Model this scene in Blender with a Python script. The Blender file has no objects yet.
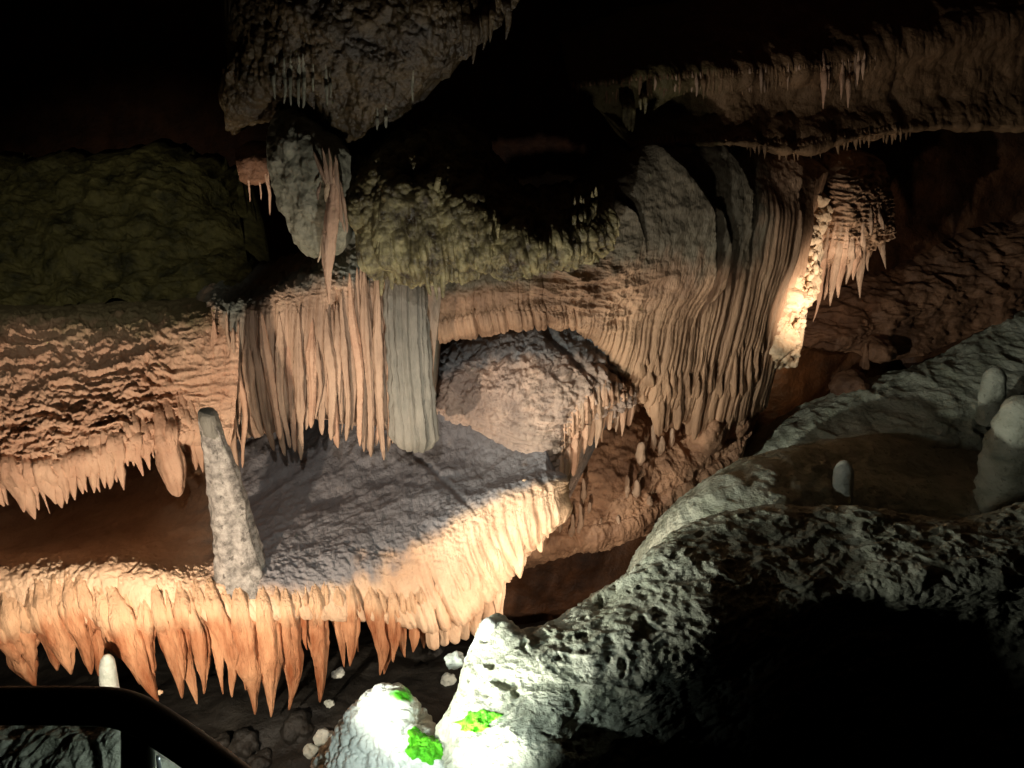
import bpy, math, random
import numpy as np
from mathutils import Matrix, Vector

random.seed(7)
rng = np.random.default_rng(11)
SC = bpy.context.scene
COL = SC.collection
PI = math.pi

# ------------------------------------------------------------------ camera
FPX = 774.0
CAM = np.array([0.0, 0.0, 5.2])
PITCH, ROLL = math.radians(30), math.radians(4.8)
ROT = Matrix.Rotation(PI / 2 - PITCH, 3, 'X') @ Matrix.Rotation(ROLL, 3, 'Z')
RN = np.array(ROT)
cd = bpy.data.cameras.new('camera')
cd.sensor_width = 36.0
cd.lens = FPX / 1024 * 36
cd.clip_start = 0.02
cam = bpy.data.objects.new('camera', cd)
COL.objects.link(cam)
cam.matrix_world = Matrix.Translation(CAM.tolist()) @ ROT.to_4x4()
SC.camera = cam


def W(px, py, Y):
    """Point at forward distance Y (world y) on the sight line through photo position px, py."""
    px, py, Y = np.broadcast_arrays(np.asarray(px, float), np.asarray(py, float), np.asarray(Y, float))
    d = np.stack([(px - 512) / FPX, -(py - 384) / FPX, -np.ones_like(px)], -1) @ RN.T
    return CAM + d * (Y / d[..., 1])[..., None]


def metres(px, P):
    """Length of px photo pixels at the world point P."""
    return px * float((np.asarray(P) - CAM) @ (-RN[:, 2])) / FPX


# ------------------------------------------------------------------ noise
def h3(ix, iy, iz, seed):
    n = (ix.astype(np.int64) * 374761393 + iy.astype(np.int64) * 668265263 + iz.astype(np.int64) * 1274126177 + seed * 974711) & 0xFFFFFFFF
    n = ((n ^ (n >> 13)) * 1274126177) & 0xFFFFFFFF
    n = ((n ^ (n >> 16)) * 2246822519) & 0xFFFFFFFF
    n = n ^ (n >> 15)
    return n


_G = np.random.default_rng(5).normal(size=(256, 3))
_G /= np.linalg.norm(_G, axis=1)[:, None]


def perlin(P, seed=0):
    P = np.asarray(P, float)
    I = np.floor(P).astype(np.int64)
    F = P - I
    u = F * F * F * (F * (F * 6 - 15) + 10)
    out = 0
    for dx in (0, 1):
        wx = u[..., 0] if dx else 1 - u[..., 0]
        for dy in (0, 1):
            wy = u[..., 1] if dy else 1 - u[..., 1]
            for dz in (0, 1):
                wz = u[..., 2] if dz else 1 - u[..., 2]
                g = _G[h3(I[..., 0] + dx, I[..., 1] + dy, I[..., 2] + dz, seed) & 255]
                out = out + wx * wy * wz * (g[..., 0] * (F[..., 0] - dx) + g[..., 1] * (F[..., 1] - dy) + g[..., 2] * (F[..., 2] - dz))
    return out * 1.6


def fbm(P, f, octv=4, seed=0, gain=0.5, ridge=False):
    P = np.asarray(P, float) * f
    a, t, s = 1.0, 0.0, 0.0
    for k in range(octv):
        n = perlin(P, seed + k * 17)
        if ridge:
            n = 1 - 2 * np.abs(n)
        s = s + a * n
        t += a
        a *= gain
        P = P * 2.03 + 3.7
    return s / t


def worley(P, f, seed=0):
    P = np.asarray(P, float) * f
    I = np.floor(P).astype(np.int64)
    F = P - I
    best = np.full(P.shape[:-1], 9.0)
    for dx in (-1, 0, 1):
        for dy in (-1, 0, 1):
            for dz in (-1, 0, 1):
                n = h3(I[..., 0] + dx, I[..., 1] + dy, I[..., 2] + dz, seed)
                ox = dx + (n & 1023) / 1023.0 - F[..., 0]
                oy = dy + ((n >> 10) & 1023) / 1023.0 - F[..., 1]
                oz = dz + ((n >> 20) & 1023) / 1023.0 - F[..., 2]
                best = np.minimum(best, ox * ox + oy * oy + oz * oz)
    return np.sqrt(best)


def lumps(P, f, seed=0):
    """rounded knobs: 1 on top of a knob, 0 in the creases"""
    d = worley(P, f, seed)
    return np.sqrt(np.clip(1 - d * d, 0, 1))


def cols1d(c, seed=0):
    """rounded vertical columns along coordinate c (unit spacing, uneven)"""
    k = np.floor(c).astype(np.int64)
    z = np.zeros_like(k)
    best = np.full(c.shape, 9.0)
    for d in (-1, 0, 1):
        n = h3(k + d, z, z, seed)
        best = np.minimum(best, np.abs(k + d + 0.15 + 0.7 * (n & 1023) / 1023.0 - c))
    return np.sqrt(np.clip(1 - (best / 0.75) ** 2, 0, 1))


def flute(U, V, freq, seed=0, warp=0.5, wv=3.0):
    z = np.zeros_like(U)
    w = warp * perlin(np.stack([U * freq * 0.35, V * wv, z], -1), seed + 3)
    w = w + warp * 0.3 * perlin(np.stack([U * freq, V * wv * 3, z], -1), seed + 9)
    return cols1d(U * freq + w, seed)


def sstep(a, b, x):
    t = np.clip((x - a) / (b - a), 0, 1)
    return t * t * (3 - 2 * t)


# ------------------------------------------------------------------ scene helpers
def tag(o, label, cat=None, group=None, kind=None):
    if label: o['label'] = label
    if cat: o['category'] = cat
    if group: o['group'] = group
    if kind: o['kind'] = kind
    return o


def thing(name, loc, label, cat, group=None):
    o = bpy.data.objects.new(name, None)
    o.empty_display_size = 0.1
    COL.objects.link(o)
    o.location = [float(v) for v in loc]
    return tag(o, label, cat, group)


def mesh_obj(name, verts, faces, mat, parent=None, attrs=None):
    verts = np.asarray(verts, float)
    if parent is not None:
        off = np.zeros(3)
        p = parent
        while p is not None:
            off = off + np.array(p.location)
            p = p.parent
        verts = verts - off
    me = bpy.data.meshes.new(name)
    me.from_pydata(verts.tolist(), [], faces if isinstance(faces, list) else faces.tolist())
    me.materials.append(mat)
    me.polygons.foreach_set('use_smooth', np.ones(len(me.polygons), bool))
    if attrs:
        for k, a in attrs.items():
            at = me.attributes.new(k, 'FLOAT', 'POINT')
            at.data.foreach_set('value', np.asarray(a, np.float32).ravel())
    me.update()
    o = bpy.data.objects.new(name, me)
    COL.objects.link(o)
    if parent is not None:
        o.parent = parent
    return o


def hermite(A, t):
    """Catmull-Rom along axis 0 of A at parameters t in 0..len-1"""
    n = len(A)
    t = np.clip(t, 0, n - 1 - 1e-9)
    i = np.floor(t).astype(int)
    f = (t - i).reshape(-1, *([1] * (A.ndim - 1)))
    p0 = A[np.maximum(i - 1, 0)]; p1 = A[i]; p2 = A[np.minimum(i + 1, n - 1)]; p3 = A[np.minimum(i + 2, n - 1)]
    m1 = (p2 - p0) * 0.5; m2 = (p3 - p1) * 0.5
    return (2 * f**3 - 3 * f**2 + 1) * p1 + (f**3 - 2 * f**2 + f) * m1 + (-2 * f**3 + 3 * f**2) * p2 + (f**3 - f**2) * m2


class Ctx: pass


def patch(name, rows, mat, disp, parent=None, nu=200, nv=150, back=0.5, attr=None, backvec=(0, 1, 0), vp=None, ext=(0, 0)):
    """A solid rock body: its front is a sheet through rows of control points
    (photo x, photo y, forward distance), displaced along its normal; its rear is closed 'back' metres behind."""
    R = []
    for r in rows:
        r = np.array(r, float)
        if ext[0]:
            s = (r[0] - r[1]) / abs(r[0, 0] - r[1, 0]); r = np.concatenate([(r[0] + s * ext[0])[None], r])
        if ext[1]:
            s = (r[-1] - r[-2]) / abs(r[-1, 0] - r[-2, 0]); r = np.concatenate([r, (r[-1] + s * ext[1])[None]])
        seg = np.hypot(np.diff(r[:, 0]), np.diff(r[:, 1])) + 1e-6
        cum = np.concatenate([[0], np.cumsum(seg)]); cum /= cum[-1]
        tt = np.interp(np.linspace(0, 1, nu), cum, np.arange(len(r)))
        R.append(hermite(r, tt))
    R = np.array(R)
    tv = np.linspace(0, len(rows) - 1, nv) if vp is None else np.interp(np.linspace(0, 1, nv), np.linspace(0, 1, len(vp)), vp)
    G = hermite(R, tv)
    P = W(G[..., 0], G[..., 1], G[..., 2])
    Pu = np.gradient(P, axis=1); Pv = np.gradient(P, axis=0)
    N = np.cross(Pu, Pv)
    N /= np.linalg.norm(N, axis=-1, keepdims=True) + 1e-9
    if np.mean(np.sum(N * (CAM - P), -1)) < 0: N = -N
    c = Ctx()
    c.P, c.N, c.PX, c.PY, c.Y = P, N, G[..., 0], G[..., 1], G[..., 2]
    mid = P[nv // 2]
    ul = np.concatenate([[0], np.cumsum(np.linalg.norm(np.diff(mid, axis=0), axis=1))])
    c.U = np.broadcast_to(ul, (nv, nu)).copy()
    c.R = np.broadcast_to((tv)[:, None], (nv, nu)).copy()      # row index
    c.V = np.broadcast_to(np.linspace(0, 1, nv)[:, None], (nv, nu)).copy()
    d = disp(c)
    Q = P + N * d[..., None] if d.ndim == 2 else P + d
    bv = np.asarray(backvec, float) * back
    cen = Q.mean(axis=(0, 1))
    rear = lambda X, s: X + bv * s
    top, bot = Q[0], Q[-1]
    loop = np.concatenate([Q, rear(bot, 0.5)[None], rear(bot, 1.0)[None], rear((bot + top) / 2, 1.2)[None], rear(top, 1.0)[None], rear(top, 0.5)[None]], 0)
    nl = len(loop)
    verts = loop.reshape(-1, 3)
    i = np.arange(nl)[:, None]; j = np.arange(nu - 1)[None, :]
    a = i * nu + j; b = ((i + 1) % nl) * nu + j
    F = np.stack([a, a + 1, b + 1, b], -1).reshape(-1, 4).tolist()
    # end caps as fans
    nb = len(verts)
    capL = loop[:, 0].mean(0); capR = loop[:, -1].mean(0)
    verts = np.concatenate([verts, capL[None], capR[None]], 0)
    for k in range(nl):
        k2 = (k + 1) % nl
        F.append([k * nu, k2 * nu, nb]); F.append([k2 * nu + nu - 1, k * nu + nu - 1, nb + 1])
    at = {}
    if attr is not None:
        for key, fn in attr.items():
            v = fn(c)
            full = np.concatenate([v, np.repeat(v[-1:], 3, 0), np.repeat(v[:1], 2, 0)], 0).ravel()
            at[key] = np.concatenate([full, [full[0], full[-1]]])
    o = mesh_obj(name, verts, F, mat, parent, at)
    o['_'] = 0
    del o['_']
    c.Q = Q
    skin(c)
    return o, c


def tube_shape(pts, radii, wide=(1, 0, 0), flat=1.0, ns=14, flutes=0, fl=0.12, seed=0, lump=0.06, lumpf=9.0, cap0=True):
    """A closed body swept along pts; cross-section is an ellipse (wide axis 'wide', thickness ratio flat) with flutes and lumps."""
    pts = np.asarray(pts, float); n = len(pts)
    T = np.gradient(pts, axis=0); T /= np.linalg.norm(T, axis=1, keepdims=True) + 1e-9
    A = np.asarray(wide, float)[None] - T * (T @ np.asarray(wide, float))[:, None]
    A /= np.linalg.norm(A, axis=1, keepdims=True) + 1e-9
    B = np.cross(T, A)
    th = np.linspace(0, 2 * PI, ns, endpoint=False)
    r = np.asarray(radii, float)[:, None] * np.ones(ns)[None]
    rs = np.random.default_rng(seed)
    if flutes:
        ph = rs.uniform(0, 6.28); tw = rs.uniform(-.6, .6)
        s = np.linspace(0, 1, n)[:, None]
        w2 = .35 * np.sin(th[None] * 2 + ph) + .35 * np.sin(s * 7 + ph * 3 + th[None])
        r = r * (1 + 1.5 * fl * (np.abs(np.sin((th[None] * flutes + ph + tw * s * 3) / 2 + w2)) ** .7 - .6))
        r = r * (1 + fl * .7 * (np.abs(np.sin((th[None] * flutes * 2 + ph * 2 - tw * s * 2) / 2 + w2 * 2)) - .6))
    V = pts[:, None] + A[:, None] * (r * np.cos(th)[None])[..., None] + B[:, None] * (r * np.sin(th)[None] * flat)[..., None]
    if lump:
        nn = fbm(V + seed * 1.7, lumpf, 2, seed=seed % 50)
        V = pts[:, None] + (V - pts[:, None]) * (1 + lump * 2.5 * nn)[..., None]
    verts = V.reshape(-1, 3)
    F = []
    for i in range(n - 1):
        for j in range(ns):
            j2 = (j + 1) % ns
            F.append([i * ns + j, i * ns + j2, (i + 1) * ns + j2, (i + 1) * ns + j])
    m = len(verts)
    verts = np.concatenate([verts, pts[:1], pts[-1:] + T[-1:] * radii[-1] * .6], 0)
    for j in range(ns):
        j2 = (j + 1) % ns
        F.append([j2, j, m]); F.append([(n - 1) * ns + j, (n - 1) * ns + j2, m + 1])
    return verts, F


from mathutils.bvhtree import BVHTree


def skin(c):
    Q = c.Q[::2, ::2]; n, m = Q.shape[:2]
    i = np.arange(n - 1)[:, None] * m + np.arange(m - 1)[None]
    F = np.stack([i, i + 1, i + m + 1, i + m], -1).reshape(-1, 4)
    c.bvh = BVHTree.FromPolygons([Vector(p) for p in Q.reshape(-1, 3).tolist()], F.tolist())
    return c


def hug(pts, t, c, depth, t1=.3):
    """let the root end of a hanging body run into the rock face it grows from"""
    pts = pts.copy()
    for i in range(len(pts)):
        if t[i] > t1: continue
        d = Vector((pts[i] - CAM).tolist()).normalized()
        h = c.bvh.ray_cast(Vector(CAM.tolist()), d)
        if h[0] is None: continue
        q = np.array(h[0]) + np.array(d) * depth
        if np.linalg.norm(q - pts[i]) > .6: continue
        w = float(sstep(t1, .02, t[i])) if t[i] > .02 else 1.0
        pts[i] = pts[i] * (1 - w) + q * w
    return pts


_sd = [100]


def stalactite(parent, tx, ty, bx, by, w, Y, mat, Yb=None, prof='blade', flat=0.6, flutes=5, fl=0.25, name='stalactite', up=0.25, ns=16, nr=22, bulge=0.0, bend=0.05, lump=0.05, on=None, bury=.3):
    """One stalactite from photo point tx,ty (root) to bx,by (tip); w = width in px at its root."""
    _sd[0] += 1
    s = _sd[0]; rs = np.random.default_rng(s)
    A = W(tx, ty, Y); B = W(bx, by, Y if Yb is None else Yb)
    L = np.linalg.norm(B - A)
    wm = metres(w, (A + B) / 2) * .5
    t = np.linspace(-up, 1, nr)
    tt = np.clip(t, 0, 1)
    ax = (B - A)
    pts = A[None] + t[:, None] * ax[None]
    side = np.array([1.0, 0, 0])
    b = rs.uniform(-bend, bend) * L
    pts = pts + side[None] * (b * np.sin(tt * PI) + .35 * b * np.sin(tt * 2 * PI + rs.uniform(0, 6)) * tt * (1 - tt) * 4)[:, None]
    if on is not None:
        pts = hug(pts, t, on, wm * flat * bury)
    else:
        pts = pts + np.array([0, 1.0, 0])[None] * ((np.clip(.12 - t, 0, 1) ** 1.3) * min(L, .8) * .16 + wm * flat * .55 * np.clip((.15 - t) / .15, 0, 1) ** .6)[:, None]
    if prof == 'blade':
        r = wm * ((1 - tt) ** .85 * .93 + .07)
        r = r * (1 + .25 * np.sin(tt * PI) * rs.uniform(.3, 1.2))
    elif prof == 'cone':
        r = wm * ((1 - tt) * .9 + .1)
    elif prof == 'rod':
        r = wm * (1 - .55 * tt ** 1.2)
        r = r * np.sqrt(np.clip(1 - np.clip((tt - .9) / .1, 0, 1) ** 2, .05, 1))
    elif prof == 'fat':                                      # thick rounded tip
        r = wm * (1 - .5 * tt) * np.sqrt(np.clip(1 - np.clip((tt - .85) / .15, 0, 1) ** 2, .08, 1))
    if bulge:
        r = r * (1 + bulge * np.exp(-((tt - .55) / .2) ** 2))
    root = np.clip((t + up) / (up + .22), 0, 1)
    r = r * (.12 + .88 * root ** .8)
    r = r * (1 + .10 * np.interp(t, np.linspace(-up, 1, 9), rs.normal(size=9)))
    v, f = tube_shape(pts, r, side, flat, ns, flutes, fl, s, lump, 3.0 / max(wm, .008) * .3)
    at = None
    if mat.name.startswith('stalactite_orange'):
        at = {'tint': np.concatenate([np.repeat(1.15 - 1.5 * sstep(-.15, .5, t), ns), [1, 0]])}
    o = mesh_obj(name, v, f, mat, parent, at)
    return o


def boulder(name, px, py, Y, rx, ry, rz, mat, parent=None, seed=0, rough=.18, f=2.0, sub=5, knob=0.0, attr=None):
    """A closed rock about photo point px,py, half sizes in metres."""
    import bmesh
    bm = bmesh.new()
    bmesh.ops.create_icosphere(bm, subdivisions=sub, radius=1)
    v = np.array([x.co[:] for x in bm.verts]); fc = [[x.index for x in f_.verts] for f_ in bm.faces]
    bm.free()
    c = W(px, py, Y) if np.ndim(px) == 0 and Y is not None else np.asarray(px)
    S = np.array([rx, ry, rz])
    q = v * S
    m = float(S.mean())
    n = fbm(q + c + seed * 3.1, f / m * .5, 4, seed=seed)
    d = 1 + rough * n * 2
    if knob:
        d = d + knob * (lumps(q + c, 1.6 / m, seed) - .6)
    q = q * d[:, None]
    return mesh_obj(name, q + c, fc, mat, parent)


# ------------------------------------------------------------------ materials
def srgb(r, g, b):
    f = lambda x: x / 12.92 if x <= .04045 else ((x + .055) / 1.055) ** 2.4
    return (f(r / 255), f(g / 255), f(b / 255), 1)


def stone(name, c0, c1, c2=None, attr=None, rough=.6, bump=.8, bscale=40, streak=1.0, spec=.4, cscale=3.0, bdist=.02, speck=0.0, speckcol=(20, 18, 14)):
    """Rock: c0..c1 mottled by noise; c2 laid over where the mesh's mineral attribute says so."""
    m = bpy.data.materials.new(name); m.use_nodes = True
    nt = m.node_tree; N = nt.nodes; L = nt.links
    N.clear()
    out = N.new('ShaderNodeOutputMaterial'); bs = N.new('ShaderNodeBsdfPrincipled')
    L.new(bs.outputs[0], out.inputs[0])
    geo = N.new('ShaderNodeNewGeometry')
    mp = N.new('ShaderNodeMapping'); mp.inputs['Scale'].default_value = (1, 1, streak)
    L.new(geo.outputs['Position'], mp.inputs[0])
    n1 = N.new('ShaderNodeTexNoise'); n1.inputs['Scale'].default_value = cscale; n1.inputs['Detail'].default_value = 6; n1.inputs['Roughness'].default_value = .65
    L.new(mp.outputs[0], n1.inputs['Vector'])
    cr = N.new('ShaderNodeValToRGB')
    cr.color_ramp.elements[0].position = .36; cr.color_ramp.elements[0].color = srgb(*c0)
    cr.color_ramp.elements[1].position = .64; cr.color_ramp.elements[1].color = srgb(*c1)
    L.new(n1.outputs[0], cr.inputs[0])
    col = cr.outputs[0]
    if c2 is not None:
        at = N.new('ShaderNodeAttribute'); at.attribute_name = 'tint'
        n3 = N.new('ShaderNodeTexNoise'); n3.inputs['Scale'].default_value = 9; n3.inputs['Detail'].default_value = 5
        L.new(mp.outputs[0], n3.inputs['Vector'])
        ad = N.new('ShaderNodeMath'); ad.operation = 'MULTIPLY_ADD'; ad.inputs[1].default_value = .9; ad.inputs[2].default_value = -.45
        L.new(n3.outputs[0], ad.inputs[0])
        a2 = N.new('ShaderNodeMath'); a2.operation = 'ADD'; a2.use_clamp = True
        L.new(at.outputs['Fac'], a2.inputs[0]); L.new(ad.outputs[0], a2.inputs[1])
        mr = N.new('ShaderNodeMapRange'); mr.interpolation_type = 'SMOOTHSTEP'; mr.inputs[1].default_value = .2; mr.inputs[2].default_value = .8
        L.new(a2.outputs[0], mr.inputs[0])
        mx = N.new('ShaderNodeMix'); mx.data_type = 'RGBA'
        L.new(mr.outputs[0], mx.inputs[0]); L.new(col, mx.inputs[6])
        h = N.new('ShaderNodeHueSaturation'); h.inputs['Color'].default_value = srgb(*c2)
        mv = N.new('ShaderNodeMapRange'); mv.inputs[3].default_value = .7; mv.inputs[4].default_value = 1.25
        L.new(n1.outputs[0], mv.inputs[0]); L.new(mv.outputs[0], h.inputs['Value'])
        L.new(h.outputs[0], mx.inputs[7])
        col = mx.outputs[2]
    if speck:
        ns = N.new('ShaderNodeTexNoise'); ns.inputs['Scale'].default_value = 22; ns.inputs['Detail'].default_value = 4
        L.new(geo.outputs['Position'], ns.inputs['Vector'])
        ms = N.new('ShaderNodeMapRange'); ms.inputs[1].default_value = .60; ms.inputs[2].default_value = .68; ms.inputs[4].default_value = speck
        L.new(ns.outputs[0], ms.inputs[0])
        mx2 = N.new('ShaderNodeMix'); mx2.data_type = 'RGBA'; mx2.inputs[7].default_value = srgb(*speckcol)
        L.new(ms.outputs[0], mx2.inputs[0]); L.new(col, mx2.inputs[6])
        col = mx2.outputs[2]
    L.new(col, bs.inputs['Base Color'])
    n2 = N.new('ShaderNodeTexNoise'); n2.inputs['Scale'].default_value = bscale; n2.inputs['Detail'].default_value = 6; n2.inputs['Roughness'].default_value = .6
    L.new(mp.outputs[0], n2.inputs['Vector'])
    bp = N.new('ShaderNodeBump'); bp.inputs['Strength'].default_value = bump; bp.inputs['Distance'].default_value = bdist
    n5 = N.new('ShaderNodeTexNoise'); n5.inputs['Scale'].default_value = bscale * 3.2; n5.inputs['Detail'].default_value = 4; n5.inputs['Roughness'].default_value = .6
    L.new(mp.outputs[0], n5.inputs['Vector'])
    hm = N.new('ShaderNodeMath'); hm.operation = 'MULTIPLY_ADD'; hm.inputs[1].default_value = .35
    L.new(n5.outputs[0], hm.inputs[0]); L.new(n2.outputs[0], hm.inputs[2])
    L.new(hm.outputs[0], bp.inputs['Height']); L.new(bp.outputs[0], bs.inputs['Normal'])
    rr = N.new('ShaderNodeMapRange'); rr.inputs[3].default_value = rough - .15; rr.inputs[4].default_value = rough + .2
    L.new(n1.outputs[0], rr.inputs[0]); L.new(rr.outputs[0], bs.inputs['Roughness'])
    bs.inputs['Specular IOR Level'].default_value = spec
    return m


M_shelf = stone('shelf_flowstone', (198, 158, 126), (228, 192, 158), c2=(128, 122, 122), streak=.5, bscale=35)
M_fringe = stone('stalactite_orange', (156, 92, 58), (222, 164, 122), c2=(216, 172, 134), streak=.2, bscale=34, rough=.5, bump=1.0, bdist=.03, cscale=7)
M_bank = stone('bank_flowstone', (188, 144, 116), (214, 174, 144), c2=(120, 108, 78), streak=.6, bscale=35)
M_curt = stone('curtain_flowstone', (150, 120, 98), (202, 166, 138), c2=(122, 124, 114), streak=.3, bscale=35)
M_great = stone('great_curtain_flowstone', (134, 102, 78), (190, 150, 118), c2=(112, 102, 84), streak=.3, bscale=35)
M_dome = stone('dome_flowstone', (150, 128, 116), (196, 166, 146), c2=(112, 110, 110), bscale=40, bump=.85)
M_grey = stone('grey_column', (104, 100, 90), (150, 140, 126), streak=.3)
M_stag = stone('stalagmite_pale', (104, 97, 90), (184, 174, 164), speck=.75, speckcol=(70, 62, 56), cscale=14)
M_brown = stone('brown_rock', (96, 66, 48), (146, 104, 76), bscale=30, bump=.85)
M_outcrop = stone('outcrop_rock', (134, 98, 74), (184, 140, 108), bscale=30, bump=.85)
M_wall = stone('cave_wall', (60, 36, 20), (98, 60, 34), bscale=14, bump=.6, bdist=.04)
M_dark = stone('wet_dark_rock', (46, 36, 22), (92, 74, 46), bscale=30, bump=.85, rough=.4, spec=.6)
M_knob = stone('knobby_rock', (56, 44, 24), (166, 152, 106), cscale=8, bscale=30, bump=.85, rough=.4, spec=.6)
M_boul = stone('grey_wet_boulder', (108, 105, 88), (152, 147, 128), bscale=25, rough=.55, spec=.3)
M_mud = stone('olive_mud', (48, 46, 20), (114, 106, 60), cscale=5, bscale=14, bump=.85, bdist=.04)
M_upper = stone('upper_ledge_rock', (112, 84, 58), (150, 116, 84), c2=(96, 84, 50), bscale=30, bump=.85)
M_slope = stone('pale_slope_rock', (150, 152, 132), (190, 190, 172), bscale=26, bump=.7, bdist=.03, speck=.35, streak=1.6)
M_white = stone('white_limestone', (206, 208, 200), (236, 236, 228), bscale=26, bump=.6, bdist=.02, c2=(84, 200, 30))
M_algae = stone('green_algae', (60, 165, 12), (112, 205, 30), bscale=60, bump=.7)
M_pale = stone('pale_stone', (170, 176, 164), (206, 208, 198), bscale=30)
M_coral = stone('coral_calcite', (214, 178, 140), (236, 208, 176), bscale=40)
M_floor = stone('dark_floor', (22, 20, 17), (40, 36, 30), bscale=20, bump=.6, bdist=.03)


def metal(name, col, rough, met=0.6):
    m = bpy.data.materials.new(name); m.use_nodes = True
    b = m.node_tree.nodes['Principled BSDF']
    b.inputs['Base Color'].default_value = col; b.inputs['Roughness'].default_value = rough; b.inputs['Metallic'].default_value = met
    n = m.node_tree.nodes.new('ShaderNodeTexNoise'); n.inputs['Scale'].default_value = 120
    bp = m.node_tree.nodes.new('ShaderNodeBump'); bp.inputs['Strength'].default_value = .1; bp.inputs['Distance'].default_value = .002
    m.node_tree.links.new(n.outputs[0], bp.inputs['Height']); m.node_tree.links.new(bp.outputs[0], b.inputs['Normal'])
    return m


M_rail = metal('black_painted_steel', srgb(22, 21, 20), .5, 0.0)
M_steel = metal('bright_steel', srgb(190, 196, 196), .35, 0.9)

# ================================================================== SETTING
def wall_disp(c):
    return .35 * fbm(c.P, .6, 5, 3) + .10 * lumps(c.P, 1.6, 4) + .03 * fbm(c.P, 6, 3, 8)

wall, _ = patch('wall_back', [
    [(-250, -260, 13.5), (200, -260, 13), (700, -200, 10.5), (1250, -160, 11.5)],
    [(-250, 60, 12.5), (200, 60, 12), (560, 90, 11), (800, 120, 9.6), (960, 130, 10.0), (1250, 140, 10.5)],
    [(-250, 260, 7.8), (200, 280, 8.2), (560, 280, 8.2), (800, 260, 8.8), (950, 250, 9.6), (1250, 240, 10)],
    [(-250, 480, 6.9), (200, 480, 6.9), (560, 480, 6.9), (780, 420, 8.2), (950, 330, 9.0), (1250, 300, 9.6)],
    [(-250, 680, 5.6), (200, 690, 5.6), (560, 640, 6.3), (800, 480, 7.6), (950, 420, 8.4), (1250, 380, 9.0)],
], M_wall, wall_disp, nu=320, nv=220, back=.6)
tag(wall, 'dark brown cave wall behind the flowstone', kind='structure')

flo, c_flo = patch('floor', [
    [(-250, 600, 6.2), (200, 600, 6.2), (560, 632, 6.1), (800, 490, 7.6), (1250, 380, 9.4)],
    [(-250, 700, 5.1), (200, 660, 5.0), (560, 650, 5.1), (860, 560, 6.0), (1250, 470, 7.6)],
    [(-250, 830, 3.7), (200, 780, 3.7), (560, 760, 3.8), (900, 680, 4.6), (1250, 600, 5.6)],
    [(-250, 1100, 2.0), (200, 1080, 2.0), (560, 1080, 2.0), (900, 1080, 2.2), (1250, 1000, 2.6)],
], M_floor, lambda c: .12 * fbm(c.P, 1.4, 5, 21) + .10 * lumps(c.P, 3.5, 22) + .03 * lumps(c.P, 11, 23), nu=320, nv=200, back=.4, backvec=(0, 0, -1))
tag(flo, 'dark rubble floor of the gully', kind='structure')

cei, _ = patch('ceiling', [
    [(-250, -240, 13.4), (300, -240, 12.8), (800, -220, 10.6), (1250, -200, 11.5)],
    [(-250, -300, 6.0), (300, -300, 6.0), (800, -300, 6.2), (1250, -290, 6.6)],
    [(-250, -420, 3.4), (300, -420, 3.4), (800, -420, 3.5), (1250, -420, 3.6)],
], M_wall, lambda c: .3 * fbm(c.P, .7, 4, 31), nu=100, nv=60, back=.5, backvec=(0, 0, 1))
tag(cei, 'unlit cave ceiling', kind='structure')

# ================================================================== LOWER FLOWSTONE SHELF
shelf = thing('flowstone_shelf', W(250, 600, 4.6), 'long flowstone terrace with a glowing orange stalactite fringe above the dark gully', 'flowstone shelf')
LSR = [
    [(-60, 440, 5.9), (100, 440, 5.9), (220, 430, 5.9), (300, 415, 5.9), (400, 392, 5.9), (440, 385, 5.95), (500, 415, 5.8), (545, 448, 5.6)],
    [(-60, 520, 5.0), (100, 505, 5.0), (200, 495, 5.1), (300, 480, 5.2), (400, 455, 5.4), (480, 450, 5.5), (546, 460, 5.35)],
    [(-60, 556, 4.35), (100, 546, 4.4), (200, 540, 4.5), (300, 525, 4.65), (400, 500, 4.9), (480, 485, 5.1), (550, 472, 5.2)],
    [(-60, 578, 3.95), (100, 566, 4.0), (200, 572, 4.1), (300, 566, 4.25), (400, 548, 4.5), (480, 503, 4.85), (552, 480, 5.1), (563, 484, 5.5)],
    [(-60, 606, 3.82), (100, 594, 3.86), (200, 600, 3.92), (300, 598, 4.05), (400, 590, 4.35), (450, 575, 4.5), (490, 540, 4.74), (555, 500, 5.04), (563, 502, 5.45)],
    [(-60, 628, 3.84), (100, 622, 3.88), (200, 620, 3.93), (300, 615, 4.06), (400, 620, 4.35), (450, 618, 4.5), (492, 584, 4.76), (520, 546, 4.9), (556, 514, 5.08), (561, 512, 5.45)],
    [(-60, 616, 4.15), (100, 612, 4.2), (200, 606, 4.25), (300, 600, 4.4), (400, 606, 4.65), (450, 606, 4.8), (490, 574, 5.0), (562, 504, 5.25)],
    [(-60, 590, 4.6), (100, 580, 4.65), (200, 574, 4.7), (300, 566, 4.9), (400, 560, 5.2), (490, 540, 5.5), (562, 496, 5.6)],
]


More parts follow.
